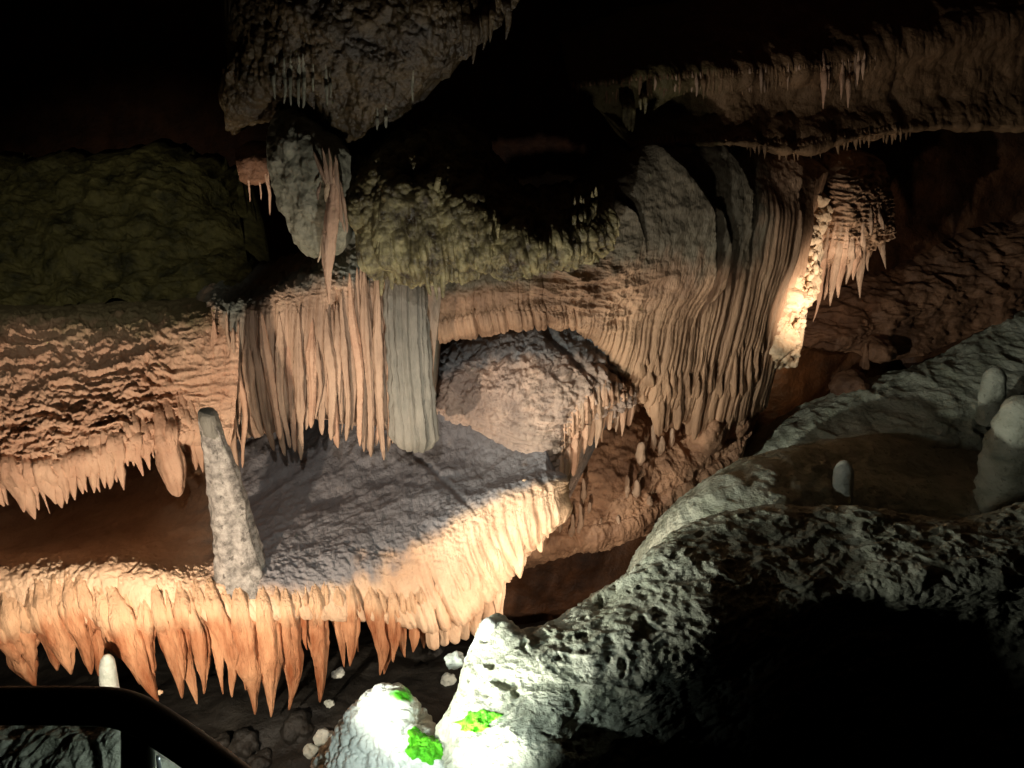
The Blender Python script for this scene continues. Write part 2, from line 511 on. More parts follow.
def shelf_disp(c):
    front = sstep(2.6, 3.8, c.R) * (1 - sstep(6.2, 7, c.R))
    top = 1 - sstep(2.4, 3.4, c.R)
    lean = c.U - (c.R - 3) * .02
    f = flute(lean, c.R * .2, 9, 41, .8, 2.0) * .050 + flute(lean, c.R * .3, 26, 42, .8, 3) * .020
    wide = sstep(380, 440, c.PX)
    f = f + wide * (flute(lean, c.R * .2, 11, 47, .5, 1.0) * .075 + flute(lean, c.R * .2, 30, 49, .4, 1.0) * .035 - .05)
    f = f * (.55 + .45 * sstep(3.6, 4.4, c.R))
    d = front * (f - .03)
    dg = c.P @ np.array([[.35, -.93, 0], [.28, 1.1, 0], [0, 0, 1]])
    d = d + top * (.07 * fbm(c.P, 2.0, 4, 43) + .035 * fbm(dg, 3.2, 4, 50, ridge=True) + .012 * fbm(c.P * np.array([1, .5, 1]), 16, 3, 44, ridge=True))
    lip = np.exp(-((c.R - 3.1) / .55) ** 2)
    d = d + lip * (.055 * fbm(c.P, 4, 4, 45) + .022 * fbm(c.P, 22, 3, 46, ridge=True) + .03 * lumps(c.P, 14, 48))
    # the low diagonal step crossing the grey terrace towards the dome
    x0 = 430 + (c.PY - 392) * 1.75
    d = d + top * .05 * sstep(-14, 6, c.PX - x0) * sstep(440, 460, c.PX)
    # a second crease running down the terrace
    x1 = 400 + (c.PY - 440) * 1.05
    d = d - top * .03 * np.exp(-((c.PX - x1) / 5) ** 2) * sstep(430, 445, c.PY)
    return d


def shelf_min(c):
    top = (1 - sstep(2.7, 3.6, c.R)) * sstep(190, 260, c.PX)
    mid = np.exp(-(((c.PX - 310) / 110) ** 2)) * (1 - sstep(3.2, 4.4, c.R))
    return np.clip(np.maximum(top, mid) - .10, 0, 1)


_, c_shelf = patch('terrace', LSR, M_shelf, shelf_disp, shelf, ext=(220, 0), nu=680, nv=300, back=.5, attr={'tint': shelf_min}, vp=[0, 1, 2, 2.6, 3.2, 3.8, 4.4, 5.0, 5.5, 7])

LF = [  # root x,y  tip x,y  width px  profile
    (2, 622, 22, 668, 30), (12, 618, 35, 686, 34), (24, 622, 34, 672, 22), (38, 612, 57, 670, 26), (46, 604, 71, 674, 32), (58, 600, 71, 658, 20),
    (72, 598, 91, 674, 24), (84, 600, 99, 676, 22), (66, 606, 80, 650, 22), (106, 612, 140, 684, 30), (118, 612, 158, 701, 30), (132, 620, 150, 690, 20), (146, 622, 157, 690, 15),
    (160, 612, 182, 698, 22), (170, 616, 184, 680, 14), (182, 606, 197, 704, 18), (192, 616, 204, 694, 14), (200, 604, 223, 694, 14), (212, 602, 232, 697, 18),
    (226, 600, 246, 690, 16), (238, 596, 255, 714, 24), (254, 600, 259, 660, 11), (262, 600, 271, 717, 22), (276, 600, 278, 655, 13), (284, 602, 289, 710, 22), (296, 606, 296, 688, 15), (305, 600, 307, 650, 9),
    (314, 598, 320, 702, 19), (324, 596, 322, 660, 12), (337, 600, 344, 667, 13), (350, 600, 350, 666, 17), (358, 610, 358, 652, 6),
    (370, 600, 380, 675, 18), (378, 602, 384, 674, 18), (391, 606, 393, 662, 15), (401, 606, 405, 657, 15), (411, 606, 413, 652, 14), (420, 600, 424, 648, 12),
    (430, 600, 434, 650, 18), (441, 600, 444, 646, 18), (452, 596, 455, 644, 18), (463, 590, 466, 640, 18), (474, 585, 476, 637, 16), (484, 578, 487, 628, 16), (495, 566, 497, 624, 16),
    
]
_lx = [-60, 100, 200, 300, 400, 450, 490, 562]; _ly = [3.84, 3.86, 3.92, 4.06, 4.34, 4.5, 4.76, 5.05]
for i, (a, b, x, y, w) in enumerate(LF):
    b -= 4; Y = float(np.interp(a, _lx, _ly)) + [.0, .05, -.02, .03][i % 4]
    drape = 425 <= a <= 500
    stalactite(shelf, a, b, x, y, w * 1.12, Y, on=c_shelf, mat=M_shelf if a > 425 else M_fringe, prof='rod' if drape else 'blade', flat=.45 if a > 425 else .7, bury=.75 if a > 425 else .3, flutes=6 if w > 18 else 4, fl=.32, bulge=.35 if i in (20, 22, 24, 16) else .0, up=min(.35, (24 if a < 220 or a > 425 else 12) / max(20, y - b)), ns=24, nr=34, bend=.05)

for (a, b, x, y, w, Y) in ((508, 530, 520, 578, 30, 4.80), (516, 535, 524, 566, 18, 4.84), (530, 508, 541, 552, 26, 4.93), (540, 505, 548, 538, 18, 5.0), (499, 560, 498, 622, 14, 4.74)):
    stalactite(shelf, a, b, x, y, w, Y, M_shelf, prof='blade', flat=.5, flutes=6, fl=.3, up=.5, ns=26, nr=34, bend=.02)

# ================================================================== STALAGMITE ON THE SHELF
st = thing('stalagmite', W(238, 560, 4.25), 'tall grey-white knobbly stalagmite leaning on the shelf before the curtain', 'stalagmite')
pts = [W(x, y, Y) for x, y, Y in ((244, 588, 4.13), (241, 570, 4.17), (235, 535, 4.2), (226, 490, 4.22), (217, 452, 4.23), (211, 430, 4.23), (207, 418, 4.23), (206, 411, 4.23))]
pts = hermite(np.array(pts), np.linspace(0, 7, 60))
rad = np.interp(np.linspace(0, 7, 60), range(8), [metres(q, pts[30]) for q in (32, 27, 21, 17, 12.5, 9, 7.5, 3.5)])
v, f = tube_shape(pts, rad, (1, 0, 0), .9, 40, 5, .14, 3, .075, 11)
v = v + (fbm(v, 30, 3, 5, ridge=True) * .010)[:, None] * np.array([0, -1, 0])
mesh_obj('shaft', v, f, M_stag, st)
rp = hermite(np.array([W(x, y, Y) for x, y, Y in ((207, 409.5, 4.23), (207.5, 414, 4.23), (210, 424, 4.23), (213, 436, 4.23))]), np.linspace(0, 3, 18))
v, f = tube_shape(rp, np.interp(np.linspace(0, 1, 18), [0, .1, .3, .9, 1], [metres(q, rp[5]) for q in (2, 6.8, 9.2, 10.6, 9)]), (1, 0, 0), .9, 24, 3, .08, 4, .06, 14)
tag(mesh_obj('tip', v, f, M_grey, st), 'smooth blue-grey rounded tip')

# ================================================================== LEFT BANK
bank = thing('flowstone_bank', W(100, 480, 5.0), 'rippled pinkish flowstone bank with a short comb of stalactites at far left', 'flowstone bank')
LBR = [
    [(-60, 296, 5.9), (60, 300, 5.9), (130, 296, 5.9), (200, 292, 5.9), (248, 290, 5.8)],
    [(-60, 318, 5.25), (60, 320, 5.3), (130, 318, 5.4), (200, 312, 5.4), (246, 308, 5.4)],
    [(-60, 355, 4.9), (60, 358, 4.95), (130, 356, 5.05), (200, 350, 5.15), (242, 342, 5.2)],
    [(-60, 405, 4.6), (60, 408, 4.65), (130, 400, 4.8), (190, 395, 5.0), (238, 385, 5.1)],
    [(-60, 452, 4.42), (60, 450, 4.47), (125, 432, 4.62), (185, 428, 4.85), (232, 420, 5.05)],
    [(-60, 480, 4.38), (60, 474, 4.43), (125, 456, 4.58), (172, 440, 4.8), (230, 438, 5.02)],
    [(-60, 484, 4.65), (60, 474, 4.7), (125, 454, 4.85), (172, 440, 5.1), (230, 436, 5.3)],
]


def bank_disp(c):
    q = c.P * np.array([.55, 1, 2.2])
    w = fbm(c.P, 3, 3, 51)
    gour = fbm(q + w[..., None] * .15, 6.2, 4, 52, ridge=True)
    body = sstep(.2, 1.2, c.R) * (1 - sstep(4.0, 4.8, c.R))
    fr = sstep(3.6, 4.6, c.R) * (1 - sstep(5.3, 6, c.R))
    right = sstep(140, 190, c.PX)
    f = flute(c.U, c.R * .25, 16, 53, .7, 2) * .04 + flute(c.U, c.R * .3, 34, 54, .6, 3) * .015
    d = body * (1 - right * .6) * (.075 * gour + .04 * fbm(c.P, 9, 4, 55) + .02 * fbm(c.P, 24, 2, 58, ridge=True)) + (fr + right * body * .8) * f
    return d + .05 * fbm(c.P, 1.6, 3, 56)


_, c_bank = patch('ledge', LBR, M_bank, bank_disp, bank, ext=(220, 0), nu=540, nv=280, back=.5, attr={'tint': lambda c: np.clip(1 - sstep(.5, 2.2, c.R + .5 * fbm(c.P, 3, 3, 57)), 0, 1) * .8 + .15})
LT = [(-18, 470, 4, 506, 18), (-6, 462, 8, 505, 12), (10, 468, 24, 512, 20), (16, 474, 35, 519, 18), (28, 470, 39, 510, 13), (38, 470, 50, 514, 4), (40, 468, 56, 504, 16), (47, 470, 62, 508, 18), (58, 464, 67, 504, 11), (66, 460, 75, 500, 12),
      (74, 456, 83, 494, 12), (80, 454, 87, 492, 10), (87, 452, 94, 493, 11), (94, 450, 100, 492, 12), (99, 450, 105, 488, 10), (104, 446, 110, 489, 14), (112, 446, 117, 482, 12), (118, 444, 124, 490, 12),
      (121, 436, 128, 466, 10), (128, 432, 134, 466, 9), (135, 430, 143, 476, 12), (142, 426, 150, 470, 11), (150, 428, 154, 458, 9)]
for i, (a, b, x, y, w) in enumerate(LT):
    Y = float(np.interp(a, [-60, 60, 125, 172], [4.36, 4.41, 4.56, 4.78])) + [0, .04, -.02][i % 3]
    stalactite(bank, a, b, x, y, w * 1.2, Y, M_bank, on=c_bank, prof='blade', flat=.75, flutes=4, fl=.3, up=.45, ns=18, nr=24)
stalactite(bank, 161, 430, 178, 496, 27, 4.72, M_bank, on=c_bank, prof='fat', flat=.8, flutes=6, fl=.3, up=.5, ns=24, nr=34, bend=.02, bulge=.1)
stalactite(bank, 168, 420, 174, 470, 16, 4.70, M_bank, on=c_bank, prof='blade', flat=.8, flutes=4, fl=.3, up=.5, ns=18)
for a, b, x, y, w in ((186, 420, 196, 470, 15), (194, 425, 203, 472, 13), (180, 415, 186, 452, 10), (200, 420, 206, 462, 11)):
    stalactite(bank, a, b, x, y, w, 4.95, M_bank, on=c_bank, prof='blade', flat=.8, flutes=4, fl=.3, up=.6, ns=18)

# ================================================================== CENTRAL CURTAIN
cur = thing('stalactite_curtain', W(320, 430, 5.6), 'close-set curtain of long tan columns hanging above the grey terrace', 'stalactite curtain')
CCR = [
    [(193, 292, 6.0), (212, 288, 5.75), (250, 284, 5.7), (310, 262, 5.6), (350, 235, 5.5), (400, 215, 5.45), (445, 225, 5.5)],
    [(194, 308, 5.75), (212, 304, 5.4), (250, 300, 5.3), (310, 285, 5.28), (350, 275, 5.25), (400, 262, 5.25), (444, 265, 5.3)],
    [(195, 334, 5.65), (212, 332, 5.28), (250, 326, 5.2), (310, 318, 5.2), (350, 312, 5.2), (400, 305, 5.2), (440, 305, 5.25)],
    [(197, 376, 5.6), (214, 375, 5.26), (255, 372, 5.2), (310, 365, 5.2), (350, 365, 5.2), (400, 360, 5.2), (434, 360, 5.24)],
    [(203, 420, 5.6), (218, 420, 5.28), (258, 420, 5.22), (310, 405, 5.22), (350, 410, 5.22), (395, 415, 5.2), (430, 412, 5.24)],
    [(205, 434, 5.7), (218, 434, 5.46), (260, 434, 5.42), (310, 415, 5.42), (350, 422, 5.42), (395, 428, 5.4), (430, 428, 5.4)],
]


def curt_disp(c):
    fr = sstep(.9, 2.0, c.R)
    f = flute(c.U, c.R * .12, 13, 61, .7, 1.5) * .085 + flute(c.U, c.R * .12, 36, 62, .5, 2) * .02
    top = 1 - sstep(1.0, 2.0, c.R)
    return fr * (f - .07) * (1 - .7 * sstep(388, 396, c.PX)) + top * (.07 * fbm(c.P, 4, 4, 63) + .03 * fbm(c.P * np.array([1, 1, 2]), 9, 3, 64, ridge=True)) + .03 * fbm(c.P, 2, 3, 65)


_, c_cur = patch('curtain_sheet', CCR, M_curt, curt_disp, cur, nu=340, nv=260, back=.4,
      attr={'tint': lambda c: np.clip((1 - sstep(.8, 1.8, c.R)) * .6 + sstep(330, 380, c.PX) * .35 + np.exp(-((c.PX - 236) / 14) ** 2) * .6, 0, 1)})  # grey top and right side; the narrow strip is the stalagmite's shadow, painted
CT = [(213, 340, 222, 455, 13), (222, 338, 232, 469, 15), (232, 350, 238, 470, 10), (206, 345, 213, 440, 12), (246, 345, 262, 436, 13), (254, 335, 274, 451, 13), (262, 332, 280, 440, 12), (270, 332, 285, 456, 14),
      (279, 334, 290, 448, 11), (286, 334, 295, 452, 12), (297, 334, 301, 460, 13), (306, 334, 306, 430, 11), (311, 336, 311, 428, 12), (318, 340, 322, 435, 12), (326, 330, 331, 440, 12), (333, 325, 338, 448, 14), (341, 315, 346, 441, 10),
      (344, 300, 352, 430, 11), (350, 300, 360, 446, 11), (357, 296, 364, 452, 12), (364, 296, 371, 457, 13), (371, 298, 376, 446, 11), (377, 300, 384, 460, 12), (384, 298, 388, 452, 10), (389, 300, 391, 440, 9)]
for i, (a, b, x, y, w) in enumerate(CT):
    stalactite(cur, a, b, x, y, w * .78, 5.13 + [.0, .06, -.03, .03][i % 4], M_curt if i % 3 else M_bank, prof='rod', flat=.85, flutes=4, fl=.35, up=.15, ns=20, nr=44, bend=.035, lump=.10)
for i in range(34):
    j = rng.integers(0, len(CT)); a, b, x, y, w = CT[j]
    dx = rng.uniform(3, 6); s = rng.uniform(.45, 1.0)
    stalactite(cur, a + dx, b + rng.uniform(-8, 20), a + dx + (x - a) * s, b + (y - b) * s, rng.uniform(4, 8), 5.15 + rng.uniform(-.03, .08), M_curt if i % 4 else M_bank, prof='blade' if i % 2 else 'rod', flat=.85, flutes=3, fl=.3, up=.2, ns=14, nr=30, bend=.05, lump=.10)
# broad grey column at the right of the curtain
gp = np.array([W(x, y, Y) for x, y, Y in ((404, 262, 5.3), (405, 290, 5.16), (407, 330, 5.1), (410, 370, 5.1), (413, 410, 5.1), (414, 436, 5.1), (414, 446, 5.14))])
gp = hermite(gp, np.linspace(0, 6, 60))
v, f = tube_shape(gp, np.interp(np.linspace(0, 6, 60), range(7), [metres(q, gp[30]) for q in (14, 17, 18, 19, 20.5, 21, 14)]), (1, 0, 0), .55, 96, 13, .26, 8, .05, 8)
tag(mesh_obj('column', v, f, M_grey, cur), 'broad smooth grey column')
for a, b, x, y, w in ((398, 400, 398, 442, 10), (411, 400, 412, 446, 9), (421, 405, 423, 443, 11), (428, 395, 430, 436, 9)):
    stalactite(cur, a, b, x, y, w, 5.06, M_grey, prof='rod', flat=.7, flutes=3, up=.5, nr=20)

# ================================================================== GREAT CURTAIN (right)
gc = thing('flowstone_cascade', W(640, 400, 6.6), 'great fluted flowstone cascade sweeping down the middle right of the wall', 'flowstone cascade')
GCR = [
    [(420, 235, 5.9), (490, 232, 6.0), (570, 215, 6.2), (640, 146, 6.6), (720, 136, 7.1), (780, 150, 7.4), (830, 170, 7.6)],
    [(422, 258, 5.6), (490, 248, 5.7), (580, 220, 5.9), (650, 165, 6.2), (720, 160, 6.7), (775, 170, 7.05), (815, 185, 7.3)],
    [(424, 278, 5.45), (500, 266, 5.55), (590, 242, 5.75), (660, 215, 6.05), (725, 215, 6.5), (775, 222, 6.85), (806, 230, 7.1)],
    [(427, 300, 5.4), (505, 286, 5.5), (595, 270, 5.72), (660, 270, 6.0), (722, 275, 6.4), (765, 280, 6.75), (795, 285, 7.0)],
    [(430, 318, 5.4), (510, 304, 5.5), (590, 305, 5.72), (655, 335, 6.0), (712, 345, 6.38), (752, 350, 6.7), (778, 345, 6.95)],
    [(431, 334, 5.44), (515, 318, 5.54), (585, 322, 5.78), (645, 390, 6.05), (700, 410, 6.38), (738, 408, 6.68), (762, 395, 6.95)],
    [(431, 338, 5.7), (515, 322, 5.8), (585, 328, 6.0), (645, 398, 6.25), (700, 420, 6.6), (738, 418, 6.9), (762, 402, 7.2)],
]


def poly_dx(c, pl):
    pl = np.array(pl, float)
    x = np.interp(c.PY, pl[:, 1], pl[:, 0])
    w = sstep(pl[0, 1] - 6, pl[0, 1] + 14, c.PY) * (1 - sstep(pl[-1, 1] - 50, pl[-1, 1] + 14, c.PY))
    return c.PX - x, w


CR1 = [(640, 150), (668, 175), (686, 200), (694, 225), (697, 260), (696, 300), (693, 318)]
CR2 = [(700, 145), (722, 165), (738, 192), (742, 225), (744, 250)]
CR3 = [(700, 200), (712, 222), (719, 250), (716, 285), (706, 305)]
CR4 = [(803, 150), (794, 190), (789, 230), (782, 270), (776, 300)]
CR5 = [(610, 200), (628, 215), (637, 235), (640, 252)]


def gc_disp(c):
    fold = 0
    for pl, amp, wd in ((CR1, .16, 70), (CR2, .14, 60), (CR3, .12, 26), (CR4, .06, 30), (CR5, .08, 40)):
        dx, w = poly_dx(c, pl)
        fold = fold + w * amp * np.where(dx < 0, np.exp(dx / wd), -.35 * np.exp(-dx / 10))
    smooth = sstep(2.2, 3.4, c.R) * (1 - .6 * (1 - sstep(690, 720, c.PX)) * (1 - sstep(3.6, 4.4, c.R)))
    right = sstep(735, 765, c.PX)
    k = np.maximum(smooth, right * sstep(1.2, 2, c.R))
    f = flute(c.U, c.R * .1, 8, 71, .5, 1.2) * .06 + flute(c.U, c.R * .12, 19, 72, .5, 1.5) * .055 + flute(c.U, c.R * .15, 44, 73, .5, 2) * .014
    lay = fbm(c.P * np.array([1, 1, 2.6]), 3.2, 4, 74, ridge=True)
    midx = np.exp(-((c.PX - 590) / 60) ** 2) * np.exp(-((c.PY - 285) / 45) ** 2)
    d = fold + k * (f - .05) * (1 - .6 * midx) + midx * .10 * lay + (1 - k) * (.05 * fbm(c.P, 3, 4, 75) + .02 * fbm(c.P, 14, 3, 76))
    return d + .05 * fbm(c.P, 1.4, 3, 77)


_, c_gc = patch('cascade_face', GCR, M_great, gc_disp, gc, nu=560, nv=360, back=.5,
      attr={'tint': lambda c: np.clip((1 - sstep(2.0, 3.6, c.R)) * (1 - sstep(740, 780, c.PX)) * .9 + .1, 0, 1)})
GT = [(640, 372, 644, 404, 10), (648, 380, 653, 418, 11), (656, 385, 659, 436, 13), (664, 388, 666, 432, 12), (671, 390, 671, 428, 12), (678, 392, 677, 430, 11), (685, 390, 683, 422, 11), (693, 390, 689, 436, 12), (700, 390, 694, 440, 12),
      (708, 388, 702, 432, 11), (716, 388, 710, 436, 12), (724, 386, 717, 430, 11), (731, 386, 725, 440, 12), (738, 384, 733, 438, 12), (746, 380, 740, 430, 12), (753, 374, 747, 420, 10), (759, 370, 754, 408, 9)]
for i, (a, b, x, y, w) in enumerate(GT):
    Y = float(np.interp(a, [640, 700, 738, 762], [6.0, 6.33, 6.62, 6.9]))
    stalactite(gc, a, b, x, y, w * 1.15, Y + [0, .06, -.03][i % 3], M_great, on=c_gc, bury=.7, prof='rod', flat=.6, flutes=4, fl=.3, up=.8, ns=18, nr=30, bend=.02)
for i in range(26):                                            # small teeth along the upper brow
    x = 434 + i * 5.2 + rng.uniform(-1, 1)
    y = np.interp(x, [431, 515, 585], [330, 314, 316]); Y = np.interp(x, [431, 515, 585], [5.38, 5.48, 5.7])
    L = rng.uniform(6, 20) * (1.5 if 510 < x < 524 else 1)
    stalactite(gc, x, y - 6, x - .5, y + L * .55, rng.uniform(4.5, 8), Y, M_great, on=c_gc, prof='cone', flutes=3, up=.5, ns=10, nr=12)

# ================================================================== DOME
dome = thing('flowstone_dome', W(530, 450, 6.0), 'rough domed flowstone boulder below the fluted cascade, knobbled and half shadowed', 'flowstone dome')
DR = [
    [(426, 350, 6.3), (460, 332, 6.35), (520, 316, 6.35), (580, 312, 6.4), (622, 328, 6.5), (648, 360, 6.6)],
    [(426, 372, 6.0), (460, 350, 5.98), (520, 338, 5.95), (570, 335, 5.98), (612, 350, 6.1), (642, 374, 6.3)],
    [(428, 398, 5.9), (462, 378, 5.8), (520, 368, 5.72), (565, 366, 5.72), (604, 374, 5.85), (634, 388, 6.15)],
    [(432, 420, 5.85), (470, 408, 5.7), (520, 400, 5.58), (558, 396, 5.55), (590, 398, 5.7), (612, 402, 6.0)],
    [(450, 440, 5.85), (485, 440, 5.66), (520, 436, 5.5), (548, 434, 5.46), (568, 430, 5.6), (580, 426, 5.85)],
    [(480, 470, 5.85), (505, 472, 5.66), (530, 474, 5.45), (546, 476, 5.42), (558, 472, 5.55), (566, 466, 5.8)],
    [(500, 500, 5.85), (520, 506, 5.66), (534, 512, 5.5), (546, 512, 5.45), (554, 506, 5.58), (560, 498, 5.8)],
    [(505, 520, 6.0), (520, 526, 5.85), (534, 530, 5.75), (544, 530, 5.7), (552, 524, 5.8), (558, 516, 6.0)],
]


def dome_disp(c):
    wp = c.P + .05 * fbm(c.P, 5, 2, 80)[..., None]
    kn = (1 - worley(wp, 10, 81)) * .6 + (1 - worley(wp, 21, 82)) * .32 + (1 - worley(wp, 42, 86)) * .12
    rough = np.exp(-((c.R - 2.3) / 1.6) ** 2)
    rib = fbm(c.P * np.array([.5, .8, 3]), 6.5, 3, 83, ridge=True) * sstep(2.8, 4, c.R)
    fl = flute(c.U, c.R * .2, 13, 84, .5, 1.5) * sstep(565, 600, c.PX) * sstep(1.8, 2.6, c.R)
    crk = np.exp(-((c.PX - (545 + (c.PY - 330) * .85)) / 4) ** 2) * sstep(318, 330, c.PY) * (1 - sstep(370, 385, c.PY))
    rim = sstep(0, 1, c.PX - (560 + (c.PY - 320) * 1.1)) * .04
    return .15 * kn * rough + .05 * rib + .06 * fl + .06 * fbm(c.P, 2.5, 3, 85) - .08 * crk + rim


_, c_dome = patch('dome_body', DR, M_dome, dome_disp, dome, nu=340, nv=320, back=.22, attr={'tint': lambda c: np.clip(1 - sstep(1.2, 2.4, c.R), 0, 1) * .9})  # upper dome greyed in colour for the shade below the brow
DT = [(634, 388, 634, 414, 8), (628, 390, 629, 426, 9), (622, 392, 622, 436, 9), (616, 395, 616, 432, 9), (610, 398, 609, 430, 8), (604, 400, 602, 442, 9), (598, 404, 596, 448, 9), (592, 408, 590, 446, 9), (586, 414, 584, 454, 9),
      (581, 420, 578, 464, 9), (576, 426, 573, 476, 9), (571, 434, 568, 488, 9), (567, 444, 564, 502, 9), (563, 456, 560, 516, 8), (560, 470, 556, 528, 8),
      (625, 394, 625, 416, 6), (613, 398, 612, 420, 6), (601, 404, 599, 428, 6), (589, 412, 587, 438, 7), (584, 416, 581, 448, 6), (578, 424, 575, 458, 7), (573, 430, 570, 470, 6), (569, 440, 566, 480, 7), (565, 450, 562, 496, 6)]
for i, (a, b, x, y, w) in enumerate(DT):
    Y = float(np.interp(a, [556, 580, 600, 634], [5.46, 5.6, 5.74, 6.02])) + [0, .04][i % 2]
    stalactite(dome, a, b, x, y, w * 1.1, Y, M_bank if i % 3 else M_curt, on=c_dome, bury=.3, prof='rod' if i % 3 == 1 else 'blade', flat=.8, flutes=4, fl=.3, up=.5, ns=18, nr=28)

# ================================================================== BROWN ROCKS UNDER THE CASCADE
br = thing('rock_outcrop', W(640, 500, 6.4), 'brown creased rock outcrop with tiny stalagmites beneath the cascade', 'rock')
BRR = [
    [(545, 420, 6.9), (610, 380, 6.9), (660, 400, 6.95), (720, 400, 7.2), (765, 390, 7.5)],
    [(550, 450, 6.55), (610, 420, 6.5), (660, 440, 6.6), (715, 425, 6.9), (760, 405, 7.2)],
    [(548, 482, 6.25), (600, 470, 6.15), (655, 470, 6.3), (710, 450, 6.6), (752, 425, 6.95)],
    [(545, 505, 6.05), (600, 500, 6.0), (650, 495, 6.15), (700, 470, 6.45), (745, 440, 6.8)],
    [(535, 530, 5.85), (590, 522, 5.9), (640, 510, 6.05), (695, 482, 6.35), (738, 450, 6.7)],
    [(520, 552, 5.75), (580, 540, 5.82), (625, 528, 5.95), (685, 492, 6.3), (732, 458, 6.65)],
    [(520, 556, 6.0), (580, 542, 6.1), (625, 532, 6.2), (685, 496, 6.5), (732, 460, 6.9)],
]


def br_disp(c):
    big = lumps(c.P + .06 * fbm(c.P, 4, 2, 90)[..., None], 2.6, 91)
    return .20 * big + .05 * fbm(c.P, 5, 4, 92, ridge=True) + .02 * fbm(c.P, 16, 3, 93) - .1


patch('outcrop_face', BRR, M_outcrop, br_disp, br, nu=300, nv=220, back=.5)
for x0, y0, x1, y1, w, Y in ((654, 446, 653, 424, 8, 6.25), (641, 462, 643, 442, 15, 6.12), (661, 452, 662, 436, 11, 6.3), (627, 495, 627, 475, 8, 5.95), (636, 496, 637, 480, 11, 5.98), (571, 535, 573, 514, 8, 5.72), (579, 530, 580, 504, 7, 5.75), (583, 500, 583, 478, 7, 5.85), (617, 528, 618, 516, 8, 5.86), (560, 530, 561, 516, 6, 5.72), (566, 520, 567, 505, 6, 5.76), (589, 512, 590, 502, 6, 5.84), (672, 444, 673, 428, 9, 6.4), (600, 528, 601, 518, 6, 5.84), (650, 505, 650, 496, 8, 6.02)):
    stalactite(br, x0, y0, x1, y1, w * .8, Y, M_curt, prof='fat', flat=.9, flutes=3, up=.3, ns=14, nr=16, name='stalagmite')
br2 = thing('boulder', W(712, 440, 6.5), 'rounded brown boulder under the right stalactites, lit along its lower edge', 'boulder')
boulder('boulder_body', 706, 432, 6.55, .20, .18, .24, M_outcrop, br2, 5, .2, 2.0, 5, .25)
br3 = thing('boulder', W(735, 425, 6.75), 'small orange-edged boulder at the foot of the cascade, right of the rounded one', 'boulder')
boulder('boulder_body', 733, 424, 6.8, .15, .14, .15, M_outcrop, br3, 6, .25, 2.0, 5, .25)
# ================================================================== CORAL AND RIGHT CLUSTER
co = thing('cave_coral', W(785, 360, 7.5), 'dazzling pale cluster of cave coral knobs at the right end of the cascade', 'cave coral')
COR = [
    [(798, 200, 7.5), (815, 200, 7.5), (830, 215, 7.6)],
    [(788, 232, 7.25), (802, 235, 7.22), (812, 250, 7.4)],
    [(783, 262, 7.1), (798, 268, 7.0), (811, 285, 7.25)],
    [(777, 295, 7.0), (791, 300, 6.92), (804, 308, 7.15)],
    [(769, 322, 6.95), (782, 325, 6.88), (795, 330, 7.1)],
    [(764, 350, 6.95), (777, 350, 6.85), (792, 352, 7.1)],
    [(762, 374, 6.98), (768, 370, 6.94), (790, 360, 7.15)],
]
patch('coral_body', COR, M_coral, lambda c: .13 * lumps(c.P, 8, 101) + .07 * lumps(c.P, 17, 102) + .03 * lumps(c.P, 36, 104) + .16 * fbm(c.P, 3.5, 3, 103) - .12, co, nu=110, nv=240, back=.3)
for i in range(96):
    t = rng.uniform(.15, 1)
    y = 230 + t * 140
    xl = np.interp(y, [230, 290, 340, 372], [790, 779, 765, 763]); xr = np.interp(y, [230, 260, 300, 330, 350, 372], [812, 816, 810, 800, 801, 768])
    x = rng.uniform(xl, xr) if i % 3 else xr + rng.uniform(-6, 2)
    Y = np.interp(y, [230, 260, 300, 350, 372], [7.2, 7.02, 6.92, 6.86, 6.9]) + .004 * (x - xl) - (.05 if i % 2 else 0)
    r = metres(rng.uniform(1.8, 4.2), W(x, y, Y))
    boulder('knob', W(x, y, Y), None, None, r, r, r * rng.uniform(.9, 1.4), M_coral, co, 200 + i, .2, 1.5, 2)
for a, b, x, y, w in ((790, 355, 799, 349, 7), (795, 350, 800, 357, 6), (784, 360, 790, 364, 6)):
    stalactite(co, a, b, x, y, w, 6.95, M_coral, prof='fat', flat=1, flutes=0, name='branch', up=.3, ns=12, nr=12, lump=.12)

rc = thing('stalactite_cluster', W(845, 280, 7.8), 'drooping fan of cream stalactites beside the bright coral, striped rock above', 'stalactite cluster')
RCR = [
    [(812, 160, 8.2), (840, 152, 8.1), (884, 165, 8.3)],
    [(814, 182, 7.9), (845, 176, 7.72), (889, 192, 8.05)],
    [(815, 208, 7.75), (848, 204, 7.52), (892, 216, 7.9)],
    [(814, 236, 7.65), (846, 234, 7.42), (890, 236, 7.8)],
    [(815, 250, 7.6), (842, 252, 7.42), (874, 244, 7.7)],
    [(818, 264, 7.7), (838, 268, 7.6), (860, 260, 7.8)],
]
_, c_rc = patch('hanging_rock', RCR, M_great, lambda c: .05 * fbm(c.P * np.array([.6, 1, 3]), 8, 3, 111, ridge=True) + .03 * flute(c.U, c.V, 20, 112) * sstep(.4, .6, c.V) + .03 * fbm(c.P, 3, 3, 113), rc, nu=120, nv=160, back=.3, attr={'tint': lambda c: .1 + 0 * c.V})
RT = [(822, 250, 813, 322, 7), (826, 250, 817, 311, 8), (832, 250, 824, 300, 9), (838, 252, 830, 306, 9), (844, 252, 838, 298, 10), (850, 252, 846, 284, 9), (856, 250, 853, 280, 9), (862, 248, 860, 298, 8), (858, 252, 857, 272, 7), (869, 228, 868, 271, 8), (818, 240, 808, 290, 6), (880, 225, 886, 269, 7), (874, 222, 876, 250, 6)]
